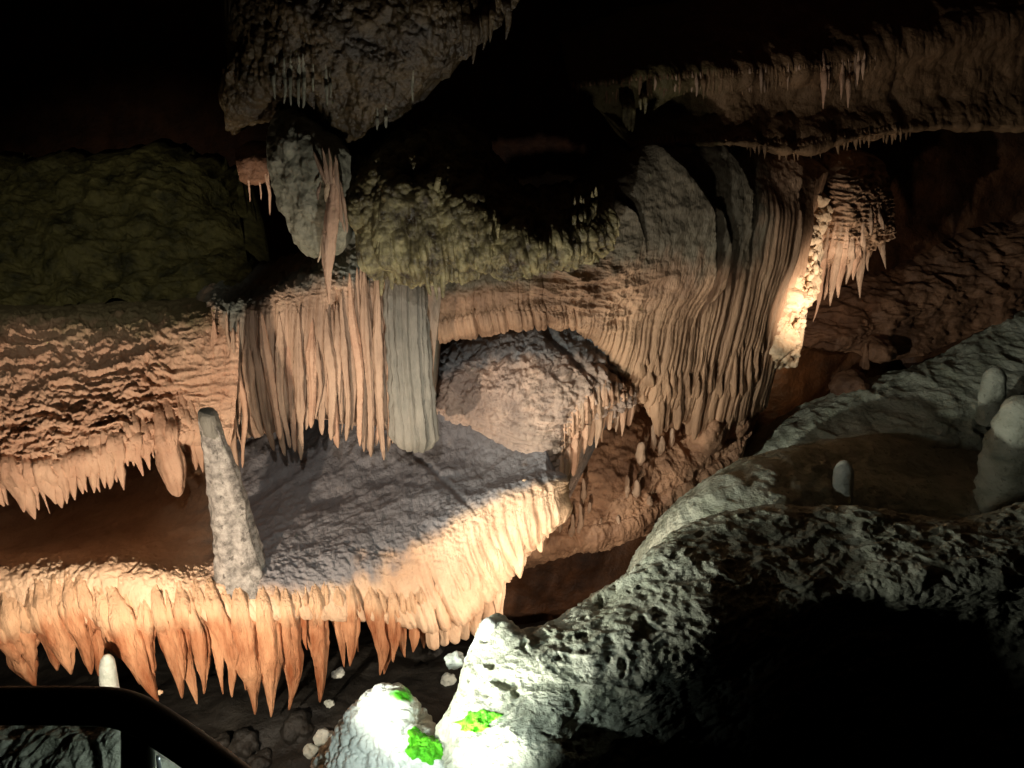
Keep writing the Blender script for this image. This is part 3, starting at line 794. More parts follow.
for i, (a, b, x, y, w) in enumerate(RT):
    stalactite(rc, a, b, x, y, w * 1.1, 7.42 + .04 * (i % 3) + .012 * max(0, a - 850), M_curt if i % 2 else M_bank, on=c_rc, prof='blade', flat=.8, flutes=4, fl=.3, up=.6, ns=16, nr=24)

# brown ledge to the right of the coral
bl = thing('rock_ledge', W(850, 320, 8.2), 'dim brown ledge in the alcove behind the coral, right of the cascade', 'rock ledge')
BLR = [
    [(770, 300, 8.6), (850, 285, 8.8), (930, 260, 9.2), (1030, 215, 9.8)],
    [(775, 322, 8.3), (845, 312, 8.4), (920, 290, 8.8), (1030, 240, 9.4)],
    [(785, 336, 8.15), (845, 332, 8.2), (915, 310, 8.6), (1030, 262, 9.2)],
    [(790, 344, 8.15), (845, 343, 8.2), (905, 332, 8.5), (1030, 285, 9.1)],
    [(795, 348, 8.4), (845, 346, 8.5), (900, 360, 8.4), (1030, 310, 9.0)],
]
patch('ledge_face', BLR, M_brown, ext=(0, 200), disp=lambda c: .12 * fbm(c.P, 3, 4, 121) + .06 * fbm(c.P * np.array([.5, 1, 2]), 5, 3, 122, ridge=True), parent=bl, nu=330, nv=120, back=.4)
stalactite(bl, 864, 372, 866, 343, 11, 8.1, M_brown, prof='cone', flat=.9, flutes=3, up=.3, name='stalagmite')
boulder('rock_knob', 850, 385, 7.9, .22, .2, .16, M_brown, bl, 31, .25, 2, 4)
boulder('rock_knob', 878, 350, 8.2, .2, .2, .13, M_brown, bl, 32, .25, 2, 4)

# ================================================================== UPPER RIGHT LEDGE
ur = thing('hanging_ledge', W(760, 120, 7.2), 'two-tiered rock ledge along the upper right with thin stalactite teeth', 'rock ledge')
URR = [
    [(560, 40, 7.4), (650, 10, 7.6), (760, -5, 8.0), (880, -20, 8.6), (1060, -60, 9.4)],
    [(568, 78, 6.6), (640, 62, 6.7), (740, 48, 7.1), (860, 36, 7.7), (960, 12, 8.2), (1060, -15, 8.6)],
    [(572, 90, 6.45), (640, 82, 6.5), (740, 76, 6.9), (850, 66, 7.5), (950, 44, 8.0), (1060, 10, 8.4)],
    [(588, 100, 6.5), (645, 98, 6.56), (740, 92, 6.96), (850, 82, 7.58), (950, 66, 8.1), (1060, 40, 8.5)],
    [(605, 118, 6.5), (650, 118, 6.55), (740, 112, 6.95), (850, 105, 7.6), (950, 96, 8.1), (1060, 84, 8.5)],
    [(625, 140, 6.35), (660, 138, 6.4), (740, 136, 6.75), (800, 140, 7.1), (850, 130, 7.4), (940, 120, 7.9), (1060, 118, 8.3)],
    [(632, 152, 6.3), (665, 148, 6.35), (740, 144, 6.7), (800, 152, 7.05), (850, 140, 7.35), (940, 128, 7.9), (1060, 130, 8.3)],
    [(636, 152, 6.8), (665, 146, 6.9), (740, 142, 7.2), (800, 148, 7.6), (850, 138, 7.9), (940, 126, 8.4), (1060, 128, 8.8)],
]
_, c_ur = patch('ledge_face', URR, M_upper, ext=(0, 220), disp=lambda c: .09 * fbm(c.P, 2.5, 4, 131) + .05 * lumps(c.P, 7, 132) + .025 * flute(c.U, c.V, 20, 133) * np.exp(-((c.R - 1.8) / .5) ** 2) - .03, parent=ur, nu=520, nv=240, back=.5,
      attr={'tint': lambda c: np.clip(1 - sstep(640, 800, c.PX), 0, 1) * .8})
up_x = [572, 640, 740, 850, 950]; up_y = [92, 84, 78, 68, 46]; up_Y = [6.43, 6.48, 6.88, 7.46, 7.96]
lo_x = [636, 665, 740, 800, 850, 940]; lo_y = [152, 148, 144, 152, 140, 128]; lo_Y = [6.3, 6.35, 6.7, 7.05, 7.35, 7.9]
for i in range(78):
    x = 574 + i * 3.9 + rng.uniform(-1.3, 1.3)
    L = rng.uniform(8, 24) * (1 if x < 800 else .75)
    if 820 < x < 900: L *= rng.choice([.5, 1.5])
    stalactite(ur, x, np.interp(x, up_x, up_y) - 5, x + rng.uniform(-1, 1), np.interp(x, up_x, up_y) - 4 + L, rng.uniform(2.8, 5), np.interp(x, up_x, up_Y) + rng.uniform(-.03, .05), M_upper if rng.random() < .7 else M_curt, on=c_ur, prof='blade' if rng.random() < .5 else 'rod', flutes=3, flat=.9, up=.35, ns=10, nr=12)
for a, b, x, y, w in ((823, 66, 823, 109, 7), (828, 68, 829, 90, 5), (848, 72, 848, 108, 6), (842, 70, 841, 100, 5), (858, 60, 857, 86, 5), (864, 58, 863, 80, 5)):
    stalactite(ur, a, b, x, y, w, np.interp(a, up_x, up_Y) - .05, M_bank, on=c_ur, prof='blade', flutes=3, flat=.9, up=.4, ns=12, nr=16)
ub = thing('stalactite_group', W(628, 105, 6.4), 'bright yellowish clump of stalactites at the left end of the upper ledge', 'stalactite clump')
for k, (a, b, x, y, w) in enumerate(((625, 100, 624, 124, 6), (629, 98, 629, 131, 7), (633, 102, 632, 132, 6), (627, 104, 626, 128, 5), (645, 92, 645, 114, 5), (641, 95, 641, 110, 4))):
    stalactite(ub, a, b, x, y, w, 6.32, M_knob, on=c_ur, prof='rod', flutes=3, flat=.9, up=.5, ns=12, nr=16)
lowl = thing('stalactite_row', W(760, 146, 6.9), 'row of short stalactite teeth under the lower lip of the upper ledge', 'stalactite row')
for i in range(64):
    x = 632 + i * 4.4 + rng.uniform(-1.5, 1.5)
    L = rng.uniform(5, 16)
    stalactite(lowl, x, np.interp(x, lo_x, lo_y) - 6, x + rng.uniform(-1, 1), np.interp(x, lo_x, lo_y) - 4 + L, rng.uniform(3, 6), np.interp(x, lo_x, lo_Y) + rng.uniform(-.02, .08), M_upper, on=c_ur, prof='blade', flutes=3, flat=.9, up=.4, ns=10, nr=12)

# ================================================================== MUD BANK upper left
mb = thing('mud_bank', W(90, 260, 6.2), 'dim olive mud bank above the pinkish flowstone at upper left', 'mud bank')
MBR = [
    [(-80, 178, 7.6), (60, 168, 7.6), (140, 160, 7.6), (190, 172, 7.5), (230, 210, 7.2)],
    [(-80, 205, 7.0), (60, 196, 7.0), (140, 188, 7.0), (195, 204, 6.9), (236, 232, 6.7)],
    [(-80, 240, 6.4), (60, 238, 6.4), (140, 238, 6.4), (200, 245, 6.4), (250, 262, 6.3)],
    [(-80, 285, 5.95), (60, 288, 5.95), (140, 285, 5.95), (200, 282, 5.9), (255, 284, 5.8)],
    [(-80, 310, 5.7), (60, 312, 5.7), (140, 308, 5.7), (200, 302, 5.7), (255, 300, 5.7)],
]
patch('mud_surface', MBR, M_mud, ext=(200, 0), disp=lambda c: (.16 * fbm(c.P, 2.6, 5, 141) + .05 * lumps(c.P, 4, 143)) + .05 * fbm(c.P * np.array([.6, 1, 2]), 6, 3, 142, ridge=True), parent=mb, nu=320, nv=180, back=.5)

# ================================================================== UPPER HANGING MASS
um = thing('hanging_rock', W(400, 60, 5.0), 'knobbly brown hanging rock at top centre with stubby stalactites', 'hanging rock')
UMR = [
    [(215, -60, 5.6), (300, -70, 5.2), (400, -70, 5.1), (480, -70, 5.2), (540, -60, 5.5)],
    [(228, -10, 5.3), (300, -10, 4.95), (400, -10, 4.85), (470, -10, 4.95), (525, -15, 5.3)],
    [(235, 40, 5.2), (300, 30, 4.85), (390, 30, 4.8), (455, 25, 4.9), (505, 20, 5.2)],
    [(225, 95, 5.3), (290, 70, 4.9), (370, 75, 4.85), (430, 60, 4.95), (475, 45, 5.2)],
    [(228, 125, 5.5), (280, 95, 5.1), (345, 125, 5.0), (385, 120, 5.05), (432, 85, 5.25)],
    [(232, 135, 5.9), (285, 112, 5.6), (345, 150, 5.5), (370, 145, 5.5), (410, 110, 5.6)],
]
_, c_um = patch('rock_body', UMR, M_dark, lambda c: .15 * fbm(c.P, 1.8, 5, 151) + .07 * lumps(c.P, 6, 152) + .06 * lumps(c.P * np.array([1, 1, .6]), 15, 153) + .03 * lumps(c.P, 32, 154) - .12, um, nu=300, nv=240, back=.5)
for a, b, x, y, w, Y in ((458, 10, 457, 42, 9, 4.95), (466, 12, 466, 60, 11, 4.95), (474, 10, 473, 64, 13, 4.95), (484, 5, 483, 50, 10, 5.0), (492, 0, 490, 42, 9, 5.05), (505, -10, 506, 40, 10, 5.1), (450, 18, 449, 40, 7, 4.92), (440, 20, 439, 36, 6, 4.9),
                      (275, 68, 275, 100, 4, 4.95), (284, 70, 284, 104, 4, 4.95), (291, 68, 291, 106, 4, 4.92), (299, 70, 299, 107, 4, 4.92), (303, 68, 303, 108, 5, 4.92), (313, 72, 313, 92, 3, 4.92), (326, 78, 327, 106, 4, 4.9), (330, 78, 330, 98, 3, 4.9), (413, 78, 413, 102, 3, 5.0), (386, 112, 386, 128, 4, 5.03), (377, 115, 377, 130, 4, 5.03)):
    stalactite(um, a, b, x, y, w, Y - .06, M_dark if w > 5 else M_boul, on=c_um, prof='blade' if w > 5 else 'rod', flutes=3, up=.5, ns=14, nr=18, lump=.08)

gb = thing('grey_boulder', W(305, 180, 5.0), 'smooth wet grey boulder lodged beneath the top hanging rock', 'boulder')
GBR = [
    [(268, 118, 5.3), (300, 104, 5.2), (338, 120, 5.3)],
    [(264, 140, 5.1), (304, 128, 4.9), (344, 142, 5.1)],
    [(268, 170, 5.05), (310, 160, 4.82), (350, 170, 5.0)],
    [(278, 205, 5.05), (312, 195, 4.85), (348, 205, 5.0)],
    [(292, 235, 5.1), (320, 230, 4.92), (346, 235, 5.05)],
    [(305, 258, 5.2), (326, 258, 5.05), (344, 255, 5.15)],
]
patch('boulder_body', GBR, M_boul, lambda c: .09 * fbm(c.P, 3, 4, 161) + .03 * fbm(c.P, 10, 3, 162), gb, nu=120, nv=180, back=.35)

ps = thing('hanging_stalactite', W(322, 250, 4.75), 'single long pinkish-white stalactite hanging alone in front of the curtain', 'stalactite')
stalactite(ps, 330, 212, 318, 262, 10, 4.72, M_coral, prof='cone', flat=.8, flutes=4, fl=.2, up=.5, ns=20, nr=30, name='stalactite_shaft')
stalactite(ps, 332, 208, 329, 304, 16, 4.70, M_bank, prof='blade', flat=.7, flutes=5, fl=.25, up=.45, ns=24, nr=40, name='stalactite_shaft', bulge=.15, bend=.02)
dr = thing('drip_curtain', W(335, 190, 4.8), 'small cream ribbon of drip stalactites on the right side of the grey boulder', 'drapery')
for a, b, x, y, w in ((316, 160, 334, 205, 5), (324, 158, 338, 212, 5), (330, 160, 341, 222, 5), (336, 168, 345, 232, 5), (341, 190, 347, 233, 4), (320, 185, 318, 200, 4), (328, 178, 333, 225, 6), (334, 180, 338, 228, 5)):
    stalactite(dr, a, b, x, y, w, 4.74, M_curt if w != 6 else M_coral, prof='rod', flat=.8, flutes=3, up=.2, ns=12, nr=20, bend=.05, name='drip')

kb = thing('knobby_overhang', W(460, 240, 5.1), 'greenish knobbed overhang with dripping teeth above the cascade', 'rock overhang')
KBR = [
    [(345, 168, 5.5), (385, 142, 5.5), (440, 136, 5.6), (478, 152, 5.7), (505, 196, 5.9), (560, 206, 6.0), (618, 196, 6.1)],
    [(348, 185, 5.15), (388, 158, 5.12), (440, 152, 5.25), (474, 166, 5.45), (505, 204, 5.5), (560, 212, 5.6), (614, 200, 5.8)],
    [(352, 212, 5.0), (398, 188, 4.95), (445, 186, 5.05), (485, 200, 5.2), (520, 216, 5.2), (570, 216, 5.35), (612, 204, 5.65)],
    [(360, 238, 4.95), (400, 225, 4.88), (460, 228, 4.92), (490, 232, 4.96), (525, 234, 5.0), (580, 226, 5.2), (609, 210, 5.5)],
    [(372, 262, 4.95), (410, 258, 4.88), (460, 260, 4.92), (490, 260, 4.96), (525, 257, 5.0), (578, 244, 5.2), (606, 222, 5.5)],
    [(378, 270, 5.15), (410, 270, 5.1), (460, 270, 5.15), (490, 268, 5.2), (525, 265, 5.25), (578, 251, 5.45), (604, 228, 5.7)],
]
_, c_kb = patch('overhang_body', KBR, M_knob, lambda c: .14 * lumps(c.P * np.array([1, 1, .7]), 7, 171) + .09 * lumps(c.P * np.array([1, 1, .6]), 16, 172) + .03 * lumps(c.P, 34, 175) + .14 * fbm(c.P, 1.8, 4, 173) + .06 * flute(c.U, c.V, 16, 174, .8) * sstep(.5, .75, c.V) - .16, kb, nu=380, nv=260, back=.4)
KT = [(381, 258, 381, 296, 6), (392, 256, 392, 290, 7), (400, 258, 401, 278, 5), (415, 258, 418, 276, 6), (424, 256, 431, 296, 7), (430, 250, 437, 300, 6), (441, 262, 443, 298, 7), (452, 256, 452, 282, 6), (462, 258, 462, 276, 5), (472, 258, 472, 272, 5), (478, 256, 478, 280, 5), (491, 256, 491, 268, 5), (500, 256, 500, 276, 5), (510, 254, 510, 270, 5), (540, 246, 540, 272, 6), (555, 240, 555, 268, 8), (563, 232, 563, 266, 5), (574, 226, 574, 246, 5), (588, 222, 588, 256, 6), (597, 214, 596, 230, 5)]
for a, b, x, y, w in KT:
    stalactite(kb, a, b, x, y, w, np.interp(a, [372, 410, 460, 520, 575, 606], [4.9, 4.84, 4.88, 4.96, 5.16, 5.46]), M_knob, on=c_kb, prof='rod', flat=.8, flutes=3, up=.6, ns=14, nr=20, bend=.04)
for i in range(50):
    x = rng.uniform(376, 600)
    y = np.interp(x, [372, 410, 520, 575, 606], [252, 252, 250, 236, 216]); Y = np.interp(x, [372, 410, 460, 520, 575, 606], [4.88, 4.82, 4.86, 4.94, 5.14, 5.44])
    yy = y - rng.uniform(0, 36)
    stalactite(kb, x, yy, x + rng.uniform(-1, 1.5), yy + rng.uniform(10, 24), rng.uniform(3, 6), Y - .02, M_knob, on=c_kb, prof='rod', flutes=3, up=.5, ns=10, nr=12, name='knob_drip')
stalactite(kb, 441, 165, 430, 216, 6, 4.9, M_knob, on=c_kb, prof='rod', up=.1, flutes=2, nr=24)

# small shelf with straws at upper left of the grey boulder
ss = thing('hanging_ledge', W(254, 170, 5.4), 'small brown ledge with three thin straws in the dark hole left of the grey boulder', 'rock ledge')
patch('ledge_face', [
    [(236, 150, 5.8), (255, 148, 5.75), (272, 150, 5.8)],
    [(236, 160, 5.55), (255, 158, 5.5), (272, 160, 5.55)],
    [(238, 172, 5.52), (255, 174, 5.48), (270, 174, 5.52)],
    [(240, 180, 5.55), (256, 184, 5.5), (270, 180, 5.55)],
    [(242, 180, 5.8), (256, 183, 5.8), (268, 180, 5.8)]], M_brown, lambda c: .03 * fbm(c.P, 8, 3, 181), ss, nu=70, nv=70, back=.25)
for a, b, x, y, w in ((248, 176, 250, 202, 2.6), (259, 178, 261, 200, 2.2), (265, 174, 270, 215, 4), (268, 176, 269, 196, 2.5)):
    stalactite(ss, a, b, x, y, w, 5.5, M_bank, prof='rod', flutes=0, flat=1, up=.3, ns=10, nr=14, name='straw')
hk = thing('rock_spur', W(245, 110, 5.3), 'knobbly brown spur under the left end of the top hanging rock', 'rock')
patch('spur_body', [
    [(225, 70, 5.6), (250, 62, 5.4), (280, 70, 5.5)],
    [(228, 92, 5.45), (252, 84, 5.25), (276, 88, 5.35)],
    [(230, 108, 5.45), (252, 104, 5.28), (270, 100, 5.35)],
    [(230, 128, 5.6), (246, 118, 5.45), (262, 112, 5.5)]], M_dark, lambda c: .06 * lumps(c.P, 9, 191) + .07 * fbm(c.P, 4, 3, 192), hk, nu=90, nv=90, back=.3)

# ================================================================== FOREGROUND BANKS (right)
fb = thing('rock_bank', W(700, 700, 3.6), 'grey-green rock bank rising from the bright lamp corner toward the right', 'rock bank')
FBR = [
    [(420, 800, 3.0), (470, 740, 3.2), (500, 690, 3.5), (560, 680, 3.7), (640, 640, 4.2), (720, 590, 4.7), (860, 560, 4.9), (1080, 540, 5.1)],
    [(432, 742, 2.85), (462, 690, 2.98), (478, 650, 3.15), (494, 622, 3.28), (515, 636, 3.25), (545, 630, 3.3), (575, 612, 3.45), (610, 590, 3.65), (650, 558, 3.9), (700, 526, 4.25), (770, 512, 4.45), (860, 512, 4.55), (960, 518, 4.6), (1080, 496, 4.8)],
    [(436, 760, 2.7), (470, 706, 2.8), (500, 664, 2.95), (545, 654, 3.0), (595, 634, 3.12), (650, 606, 3.35), (705, 570, 3.68), (775, 552, 3.95), (860, 545, 4.1), (960, 546, 4.15), (1080, 528, 4.38)],
    [(436, 785, 2.52), (480, 735, 2.62), (525, 700, 2.76), (570, 692, 2.8), (630, 672, 2.92), (700, 645, 3.12), (775, 606, 3.5), (860, 588, 3.72), (940, 584, 3.8), (1080, 566, 4.02)],
    [(440, 810, 2.4), (500, 768, 2.46), (545, 742, 2.54), (590, 726, 2.68), (655, 706, 2.84), (725, 680, 3.06), (805, 640, 3.44), (890, 616, 3.7), (960, 610, 3.8), (1080, 594, 4.0)],
    [(450, 850, 2.2), (520, 815, 2.25), (570, 790, 2.34), (620, 772, 2.58), (690, 745, 2.80), (765, 718, 3.04), (850, 685, 3.4), (960, 670, 3.65), (1080, 655, 3.8)],
    [(460, 930, 1.9), (540, 900, 1.95), (620, 890, 2.3), (720, 860, 2.6), (820, 830, 2.9), (940, 800, 3.2), (1080, 790, 3.4)],
]


def fb_disp(c):
    lay = fbm(c.P * np.array([.5, .7, 2.0]) + .1 * fbm(c.P, 3, 2, 201)[..., None], 4.5, 5, 202, ridge=True)
    al = np.stack([(c.P @ np.array([.86, .5, 0])) * .45, (c.P @ np.array([-.5, .86, 0])) * 1.3, c.P[..., 2] * 2.2], -1)
    st = fbm(al + .08 * fbm(c.P, 4, 2, 207)[..., None], 5.5, 4, 208, ridge=True)
    d = .07 * fbm(c.P, 1.5, 4, 203) + .026 * st + .012 * lay + .016 * fbm(c.P * np.array([.6, .8, 1.5]), 13, 5, 204) + .012 * lumps(c.P, 22, 205)
    pit = sstep(.25, .5, fbm(c.P, 9, 3, 206))
    return d - .030 * pit * (1 - sstep(560, 700, c.PX)) - .012 * pit


patch('bank_surface', FBR, M_slope, fb_disp, fb, ext=(0, 260), nu=720, nv=360, back=.5, backvec=(0, .4, -1))

ms = thing('rock_slope', W(760, 490, 5.6), 'smooth pale green-grey slope in the middle distance with a shadowed right end', 'rock slope')
MSR = [
    [(590, 660, 5.8), (640, 552, 5.35), (690, 492, 5.4), (760, 456, 5.95), (860, 438, 6.8), (960, 440, 7.4), (1090, 440, 7.8)],
    [(594, 665, 5.5), (648, 556, 5.0), (694, 496, 5.05), (765, 461, 5.55), (860, 446, 6.4), (960, 452, 6.9), (1090, 450, 7.3)],
    [(600, 672, 5.2), (662, 568, 4.7), (708, 520, 4.8), (775, 485, 5.2), (860, 470, 6.0), (960, 478, 6.4), (1090, 470, 6.8)],
    [(615, 690, 4.9), (680, 590, 4.5), (730, 548, 4.58), (790, 518, 4.9), (870, 500, 5.6), (960, 505, 5.9), (1090, 500, 6.2)],
    [(640, 680, 4.3), (700, 640, 4.35), (750, 610, 4.45), (810, 585, 4.65), (890, 570, 5.1), (960, 570, 5.4), (1090, 570, 5.6)],
]
patch('slope_surface', MSR, M_slope, ext=(0, 240), disp=lambda c: .05 * fbm(c.P, 1.6, 4, 211) + .035 * fbm(c.P * np.array([.4, .4, 1.6]), 8, 4, 212, ridge=True) + .01 * fbm(c.P, 20, 3, 213), parent=ms, nu=380, nv=180, back=.4, backvec=(0, .3, -1))

fs = thing('rock_ridge', W(880, 390, 7.4), 'far pale ridge sloping up to the right edge behind the dark hollow', 'rock ridge')
FSR = [
    [(715, 462, 7.4), (760, 428, 7.6), (840, 392, 8.0), (930, 360, 8.4), (1000, 322, 8.9), (1080, 290, 9.3)],
    [(715, 470, 7.0), (765, 438, 7.2), (850, 400, 7.6), (935, 370, 8.0), (1005, 335, 8.5), (1080, 300, 8.9)],
    [(720, 480, 6.7), (770, 456, 6.85), (850, 420, 7.2), (935, 390, 7.6), (1010, 360, 8.0), (1080, 325, 8.4)],
    [(730, 500, 6.4), (780, 478, 6.5), (860, 450, 6.8), (945, 425, 7.1), (1015, 400, 7.5), (1080, 370, 7.9)],
    [(740, 540, 6.1), (790, 520, 6.2), (870, 500, 6.4), (950, 480, 6.7), (1020, 460, 7.0), (1080, 440, 7.4)],
]
patch('ridge_surface', FSR, M_slope, ext=(0, 240), disp=lambda c: .08 * fbm(c.P, 1.3, 4, 221) + .05 * fbm(c.P * np.array([.4, .4, 1.6]), 6, 4, 222, ridge=True), parent=fs, nu=420, nv=160, back=.4, backvec=(0, .3, -1))

def stub(name, label, pts, widths, mat, seed, group=None, lump=.06, flat=.9, ns=28, part='shaft'):
    P3 = np.array([W(*p) for p in pts]); n = 40
    root = thing(name, P3[0], label, 'stalagmite', group)
    q = hermite(P3, np.linspace(0, len(pts) - 1, n))
    rr = np.interp(np.linspace(0, len(pts) - 1, n), range(len(pts)), [metres(w, P3[0]) for w in widths])
    v, f = tube_shape(q, rr, (1, 0, 0), flat, ns, 3, .06, seed, lump, 9)
    mesh_obj(part, v, f, mat, root)
    return root

stub('stalagmite', 'short white-tipped stalagmite standing in the dark hollow right of the pale slope', [(843, 500, 5.4), (843, 485, 5.4), (844, 470, 5.4), (844, 463, 5.4)], (10, 9.5, 9, 5), M_pale, 41)
stub('stalagmite', 'dim rounded stalagmite on the right, just behind the big pale one', [(990, 420, 7.0), (992, 398, 7.0), (994, 378, 7.0), (995, 369, 7.0)], (13, 12, 10.5, 5), M_slope, 42)
stub('stalagmite', 'big pale blunt stalagmite at the right picture edge', [(1012, 500, 5.8), (1014, 470, 5.8), (1018, 435, 5.8), (1022, 410, 5.8), (1025, 400, 5.8)], (34, 31, 25, 18, 9), M_slope, 43, lump=.09)
stub('stalagmite', 'small white stalagmite stub poking up behind the black handrail', [(112, 740, 3.6), (110, 700, 3.6), (108, 672, 3.6), (107.5, 661, 3.6), (107, 656, 3.6)], (12, 9.5, 7.5, 6, 3), M_pale, 44, lump=.04)
# the bright white nose at the bank's tip
stub('stalagmite', 'stubby bright white nose on the tip of the grey-green bank', [(486, 660, 3.12), (488, 640, 3.14), (489, 628, 3.16), (490, 621, 3.16)], (20, 13, 10, 5), M_white, 45, lump=.14)

# ================================================================== BRIGHT BOULDERS AT THE LAMP
bb = thing('boulder', W(390, 760, 2.8), 'blazing white knobbly boulder with green algae at bottom centre', 'boulder')
BBR = [
    [(318, 790, 3.1), (350, 740, 3.15), (378, 706, 3.2), (398, 700, 3.2), (420, 720, 3.2), (450, 750, 3.1)],
    [(316, 770, 2.95), (345, 728, 3.0), (372, 700, 3.05), (396, 694, 3.05), (406, 708, 3.05), (412, 730, 3.0), (450, 745, 2.95)],
    [(318, 790, 2.8), (345, 748, 2.85), (375, 722, 2.9), (398, 716, 2.9), (412, 735, 2.88), (455, 752, 2.8)],
    [(325, 815, 2.65), (350, 775, 2.7), (385, 750, 2.75), (415, 750, 2.72), (460, 765, 2.65)],
    [(340, 850, 2.5), (370, 810, 2.55), (400, 790, 2.55), (430, 790, 2.5), (470, 800, 2.45)],
]
patch('boulder_body', BBR, M_white, lambda c: .06 * fbm(c.P, 4, 4, 231) + .07 * lumps(c.P, 12, 232) + .04 * lumps(c.P, 28, 233) + .012 * lumps(c.P, 60, 234) - .06, bb, nu=220, nv=200, back=.3, backvec=(0, .4, -1), attr={'tint': lambda c: np.exp(-(((c.PX - 398) / 8) ** 2 + ((c.PY - 700) / 6) ** 2)) * .9})


from mathutils.bvhtree import BVHTree


def body_of(root):
    o = [k for k in root.children if k.type == 'MESH'][0]
    off = Vector(root.location)
    return BVHTree.FromPolygons([v.co + off for v in o.data.vertices], [p.vertices[:] for p in o.data.polygons])


def on_rock(bvh, px, py, Y):
    out = []
    for x, y in zip(px, py):
        d = Vector((W(x, y, 1.0) - CAM).tolist()).normalized()
        h = bvh.ray_cast(Vector(CAM.tolist()), d)
        out.append(np.array(h[0]) if h[0] is not None else W(x, y, Y))
    return np.array(out)


def algae(parent, poly, Y, seed):
    """a low cushion of algae hugging the rock inside the outline poly (photo points)"""
    poly = np.array(poly, float)
    n = 110
    tt = np.linspace(0, len(poly), n, endpoint=False)
    k = np.floor(tt).astype(int); fr = (tt - k)[:, None]
    edge = poly[k % len(poly)] * (1 - fr) + poly[(k + 1) % len(poly)] * fr
    cen = poly.mean(0)
    rings = 34
    verts = []
    bvh = body_of(parent)
    for r in range(rings + 1):
        s = r / rings
        q = cen + (edge - cen) * s * (1 + .45 * fbm(np.concatenate([edge, np.full((n, 1), seed * 5.)], 1), .11, 3, seed)[:, None])
        h = .03 * math.sqrt(max(0, 1 - s * s))
        p = on_rock(bvh, q[:, 0], q[:, 1], 2.7)
        d = (CAM - p); d /= np.linalg.norm(d, axis=1, keepdims=True)
        p = p + d * (h * .4 - .004 + .022 * fbm(p, 22, 3, seed)[:, None] + .012 * lumps(p, 50, seed)[:, None])
        verts.append(p)
    V = np.concatenate(verts)
    d = CAM - V.mean(0); d /= np.linalg.norm(d)
    back = V - d * .05
    F = []
    m = len(V)
    for r in range(rings):
        for j in range(n):
            j2 = (j + 1) % n
            a, b, c_, e = r * n + j, r * n + j2, (r + 1) * n + j2, (r + 1) * n + j
            F.append([a, e, c_, b]); F.append([m + a, m + b, m + c_, m + e])
    for j in range(n):
        j2 = (j + 1) % n
        F.append([rings * n + j, m + rings * n + j, m + rings * n + j2, rings * n + j2])
    return mesh_obj('algae_patch', np.concatenate([V, back]), F, M_algae, parent)


tag(algae(bb, [(404, 738), (412, 726), (428, 734), (444, 742), (446, 756), (432, 764), (412, 760)], ([720, 770], [2.86, 2.66]), 3), 'bright green algae cushion')
tag(algae(fb, [(456, 722), (470, 712), (488, 710), (502, 716), (490, 726), (474, 734), (462, 730)], ([708, 740], [2.76, 2.55]), 4), 'bright green algae cushion')

# ================================================================== LOOSE ROCKS IN THE GULLY
RK = [(455, 660, 3.6, 9, M_pale, 'round whitish cobble in the dark gap left of the bright bank'),
      (448, 680, 3.5, 8, M_pale, 'dim grey cobble just below the round whitish one'),
      (436, 652, 3.8, 8, M_floor, 'dark cobble above the round whitish one beneath the drapery'),
      (330, 704, 3.9, 5, M_pale, 'tiny pale pebble under the middle of the stalactite fringe'),
      (338, 673, 4.3, 6, M_pale, 'flat tan pebble lying in shadow below two thin stalactites'),
      (326, 738, 3.3, 11, M_pale, 'bluish white rock touching the left of the blazing boulder'),
      (312, 752, 3.2, 8, M_pale, 'grey rounded rock at the bottom, left of the bluish one'),
      (222, 746, 3.4, 13, M_floor, 'dim grey rock just right of the handrail bend'),
      (246, 744, 3.4, 15, M_floor, 'dim grey cracked rock at bottom, third from the handrail'),
      (300, 728, 3.5, 18, M_floor, 'wide shadowed rock left of the bright boulder'),
      (262, 762, 3.2, 12, M_floor, 'dark low rock at the bottom picture edge'),
      (574, 620, 3.5, 7, M_pale, 'bluish white pebble on the rim of the grey-green bank'),
      (160, 656, 3.9, 3, M_coral, 'tiny bright bead beside a stalactite tip near the handrail')]
RK[-1] = (160.5, 692, 3.85, 2.6, M_coral, 'tiny bright bead beside a stalactite tip near the handrail')
for k, (x, y, Y, w, m, lab) in enumerate(RK):
    P = on_rock(c_flo.bvh, [x], [y], Y)[0] if Y < 3.95 and w > 4 and x < 450 else W(x, y, Y)
    r = metres(w, P)
    o = boulder('cobble' if w > 4 else 'drip_bead', P, None, None, r, r * .9, r * (.45 if k == 4 else .8), m, None, 60 + k, .38, 1.8, 4)
    tag(o, lab, 'rock' if w > 4 else 'drop')

# rocks seen under the handrail
rr = thing('rock_pile', W(60, 760, 2.6), 'pale cracked slabby rocks seen through the handrail at bottom left', 'rock')
RRR = [
    [(-60, 735, 1.95), (40, 722, 1.92), (90, 716, 1.9), (140, 712, 1.88), (200, 735, 1.9)],
    [(-60, 750, 1.8), (40, 738, 1.78), (90, 730, 1.76), (130, 726, 1.75), (200, 755, 1.76)],
    [(-60, 785, 1.66), (40, 765, 1.66), (90, 756, 1.64), (130, 752, 1.63), (200, 780, 1.65)],
    [(-60, 840, 1.5), (40, 820, 1.5), (90, 810, 1.5), (140, 810, 1.5), (200, 840, 1.5)],
]
patch('slab', RRR, M_slope, lambda c: .06 * lumps(c.P * np.array([.7, 1, 1.2]) + .04 * fbm(c.P, 5, 2, 240)[..., None], 8.5, 241) + .022 * fbm(c.P, 9, 4, 242, ridge=True) + .01 * fbm(c.P, 30, 3, 243) - .04, rr, nu=260, nv=180, back=2.2, backvec=(0, -.12, -1))

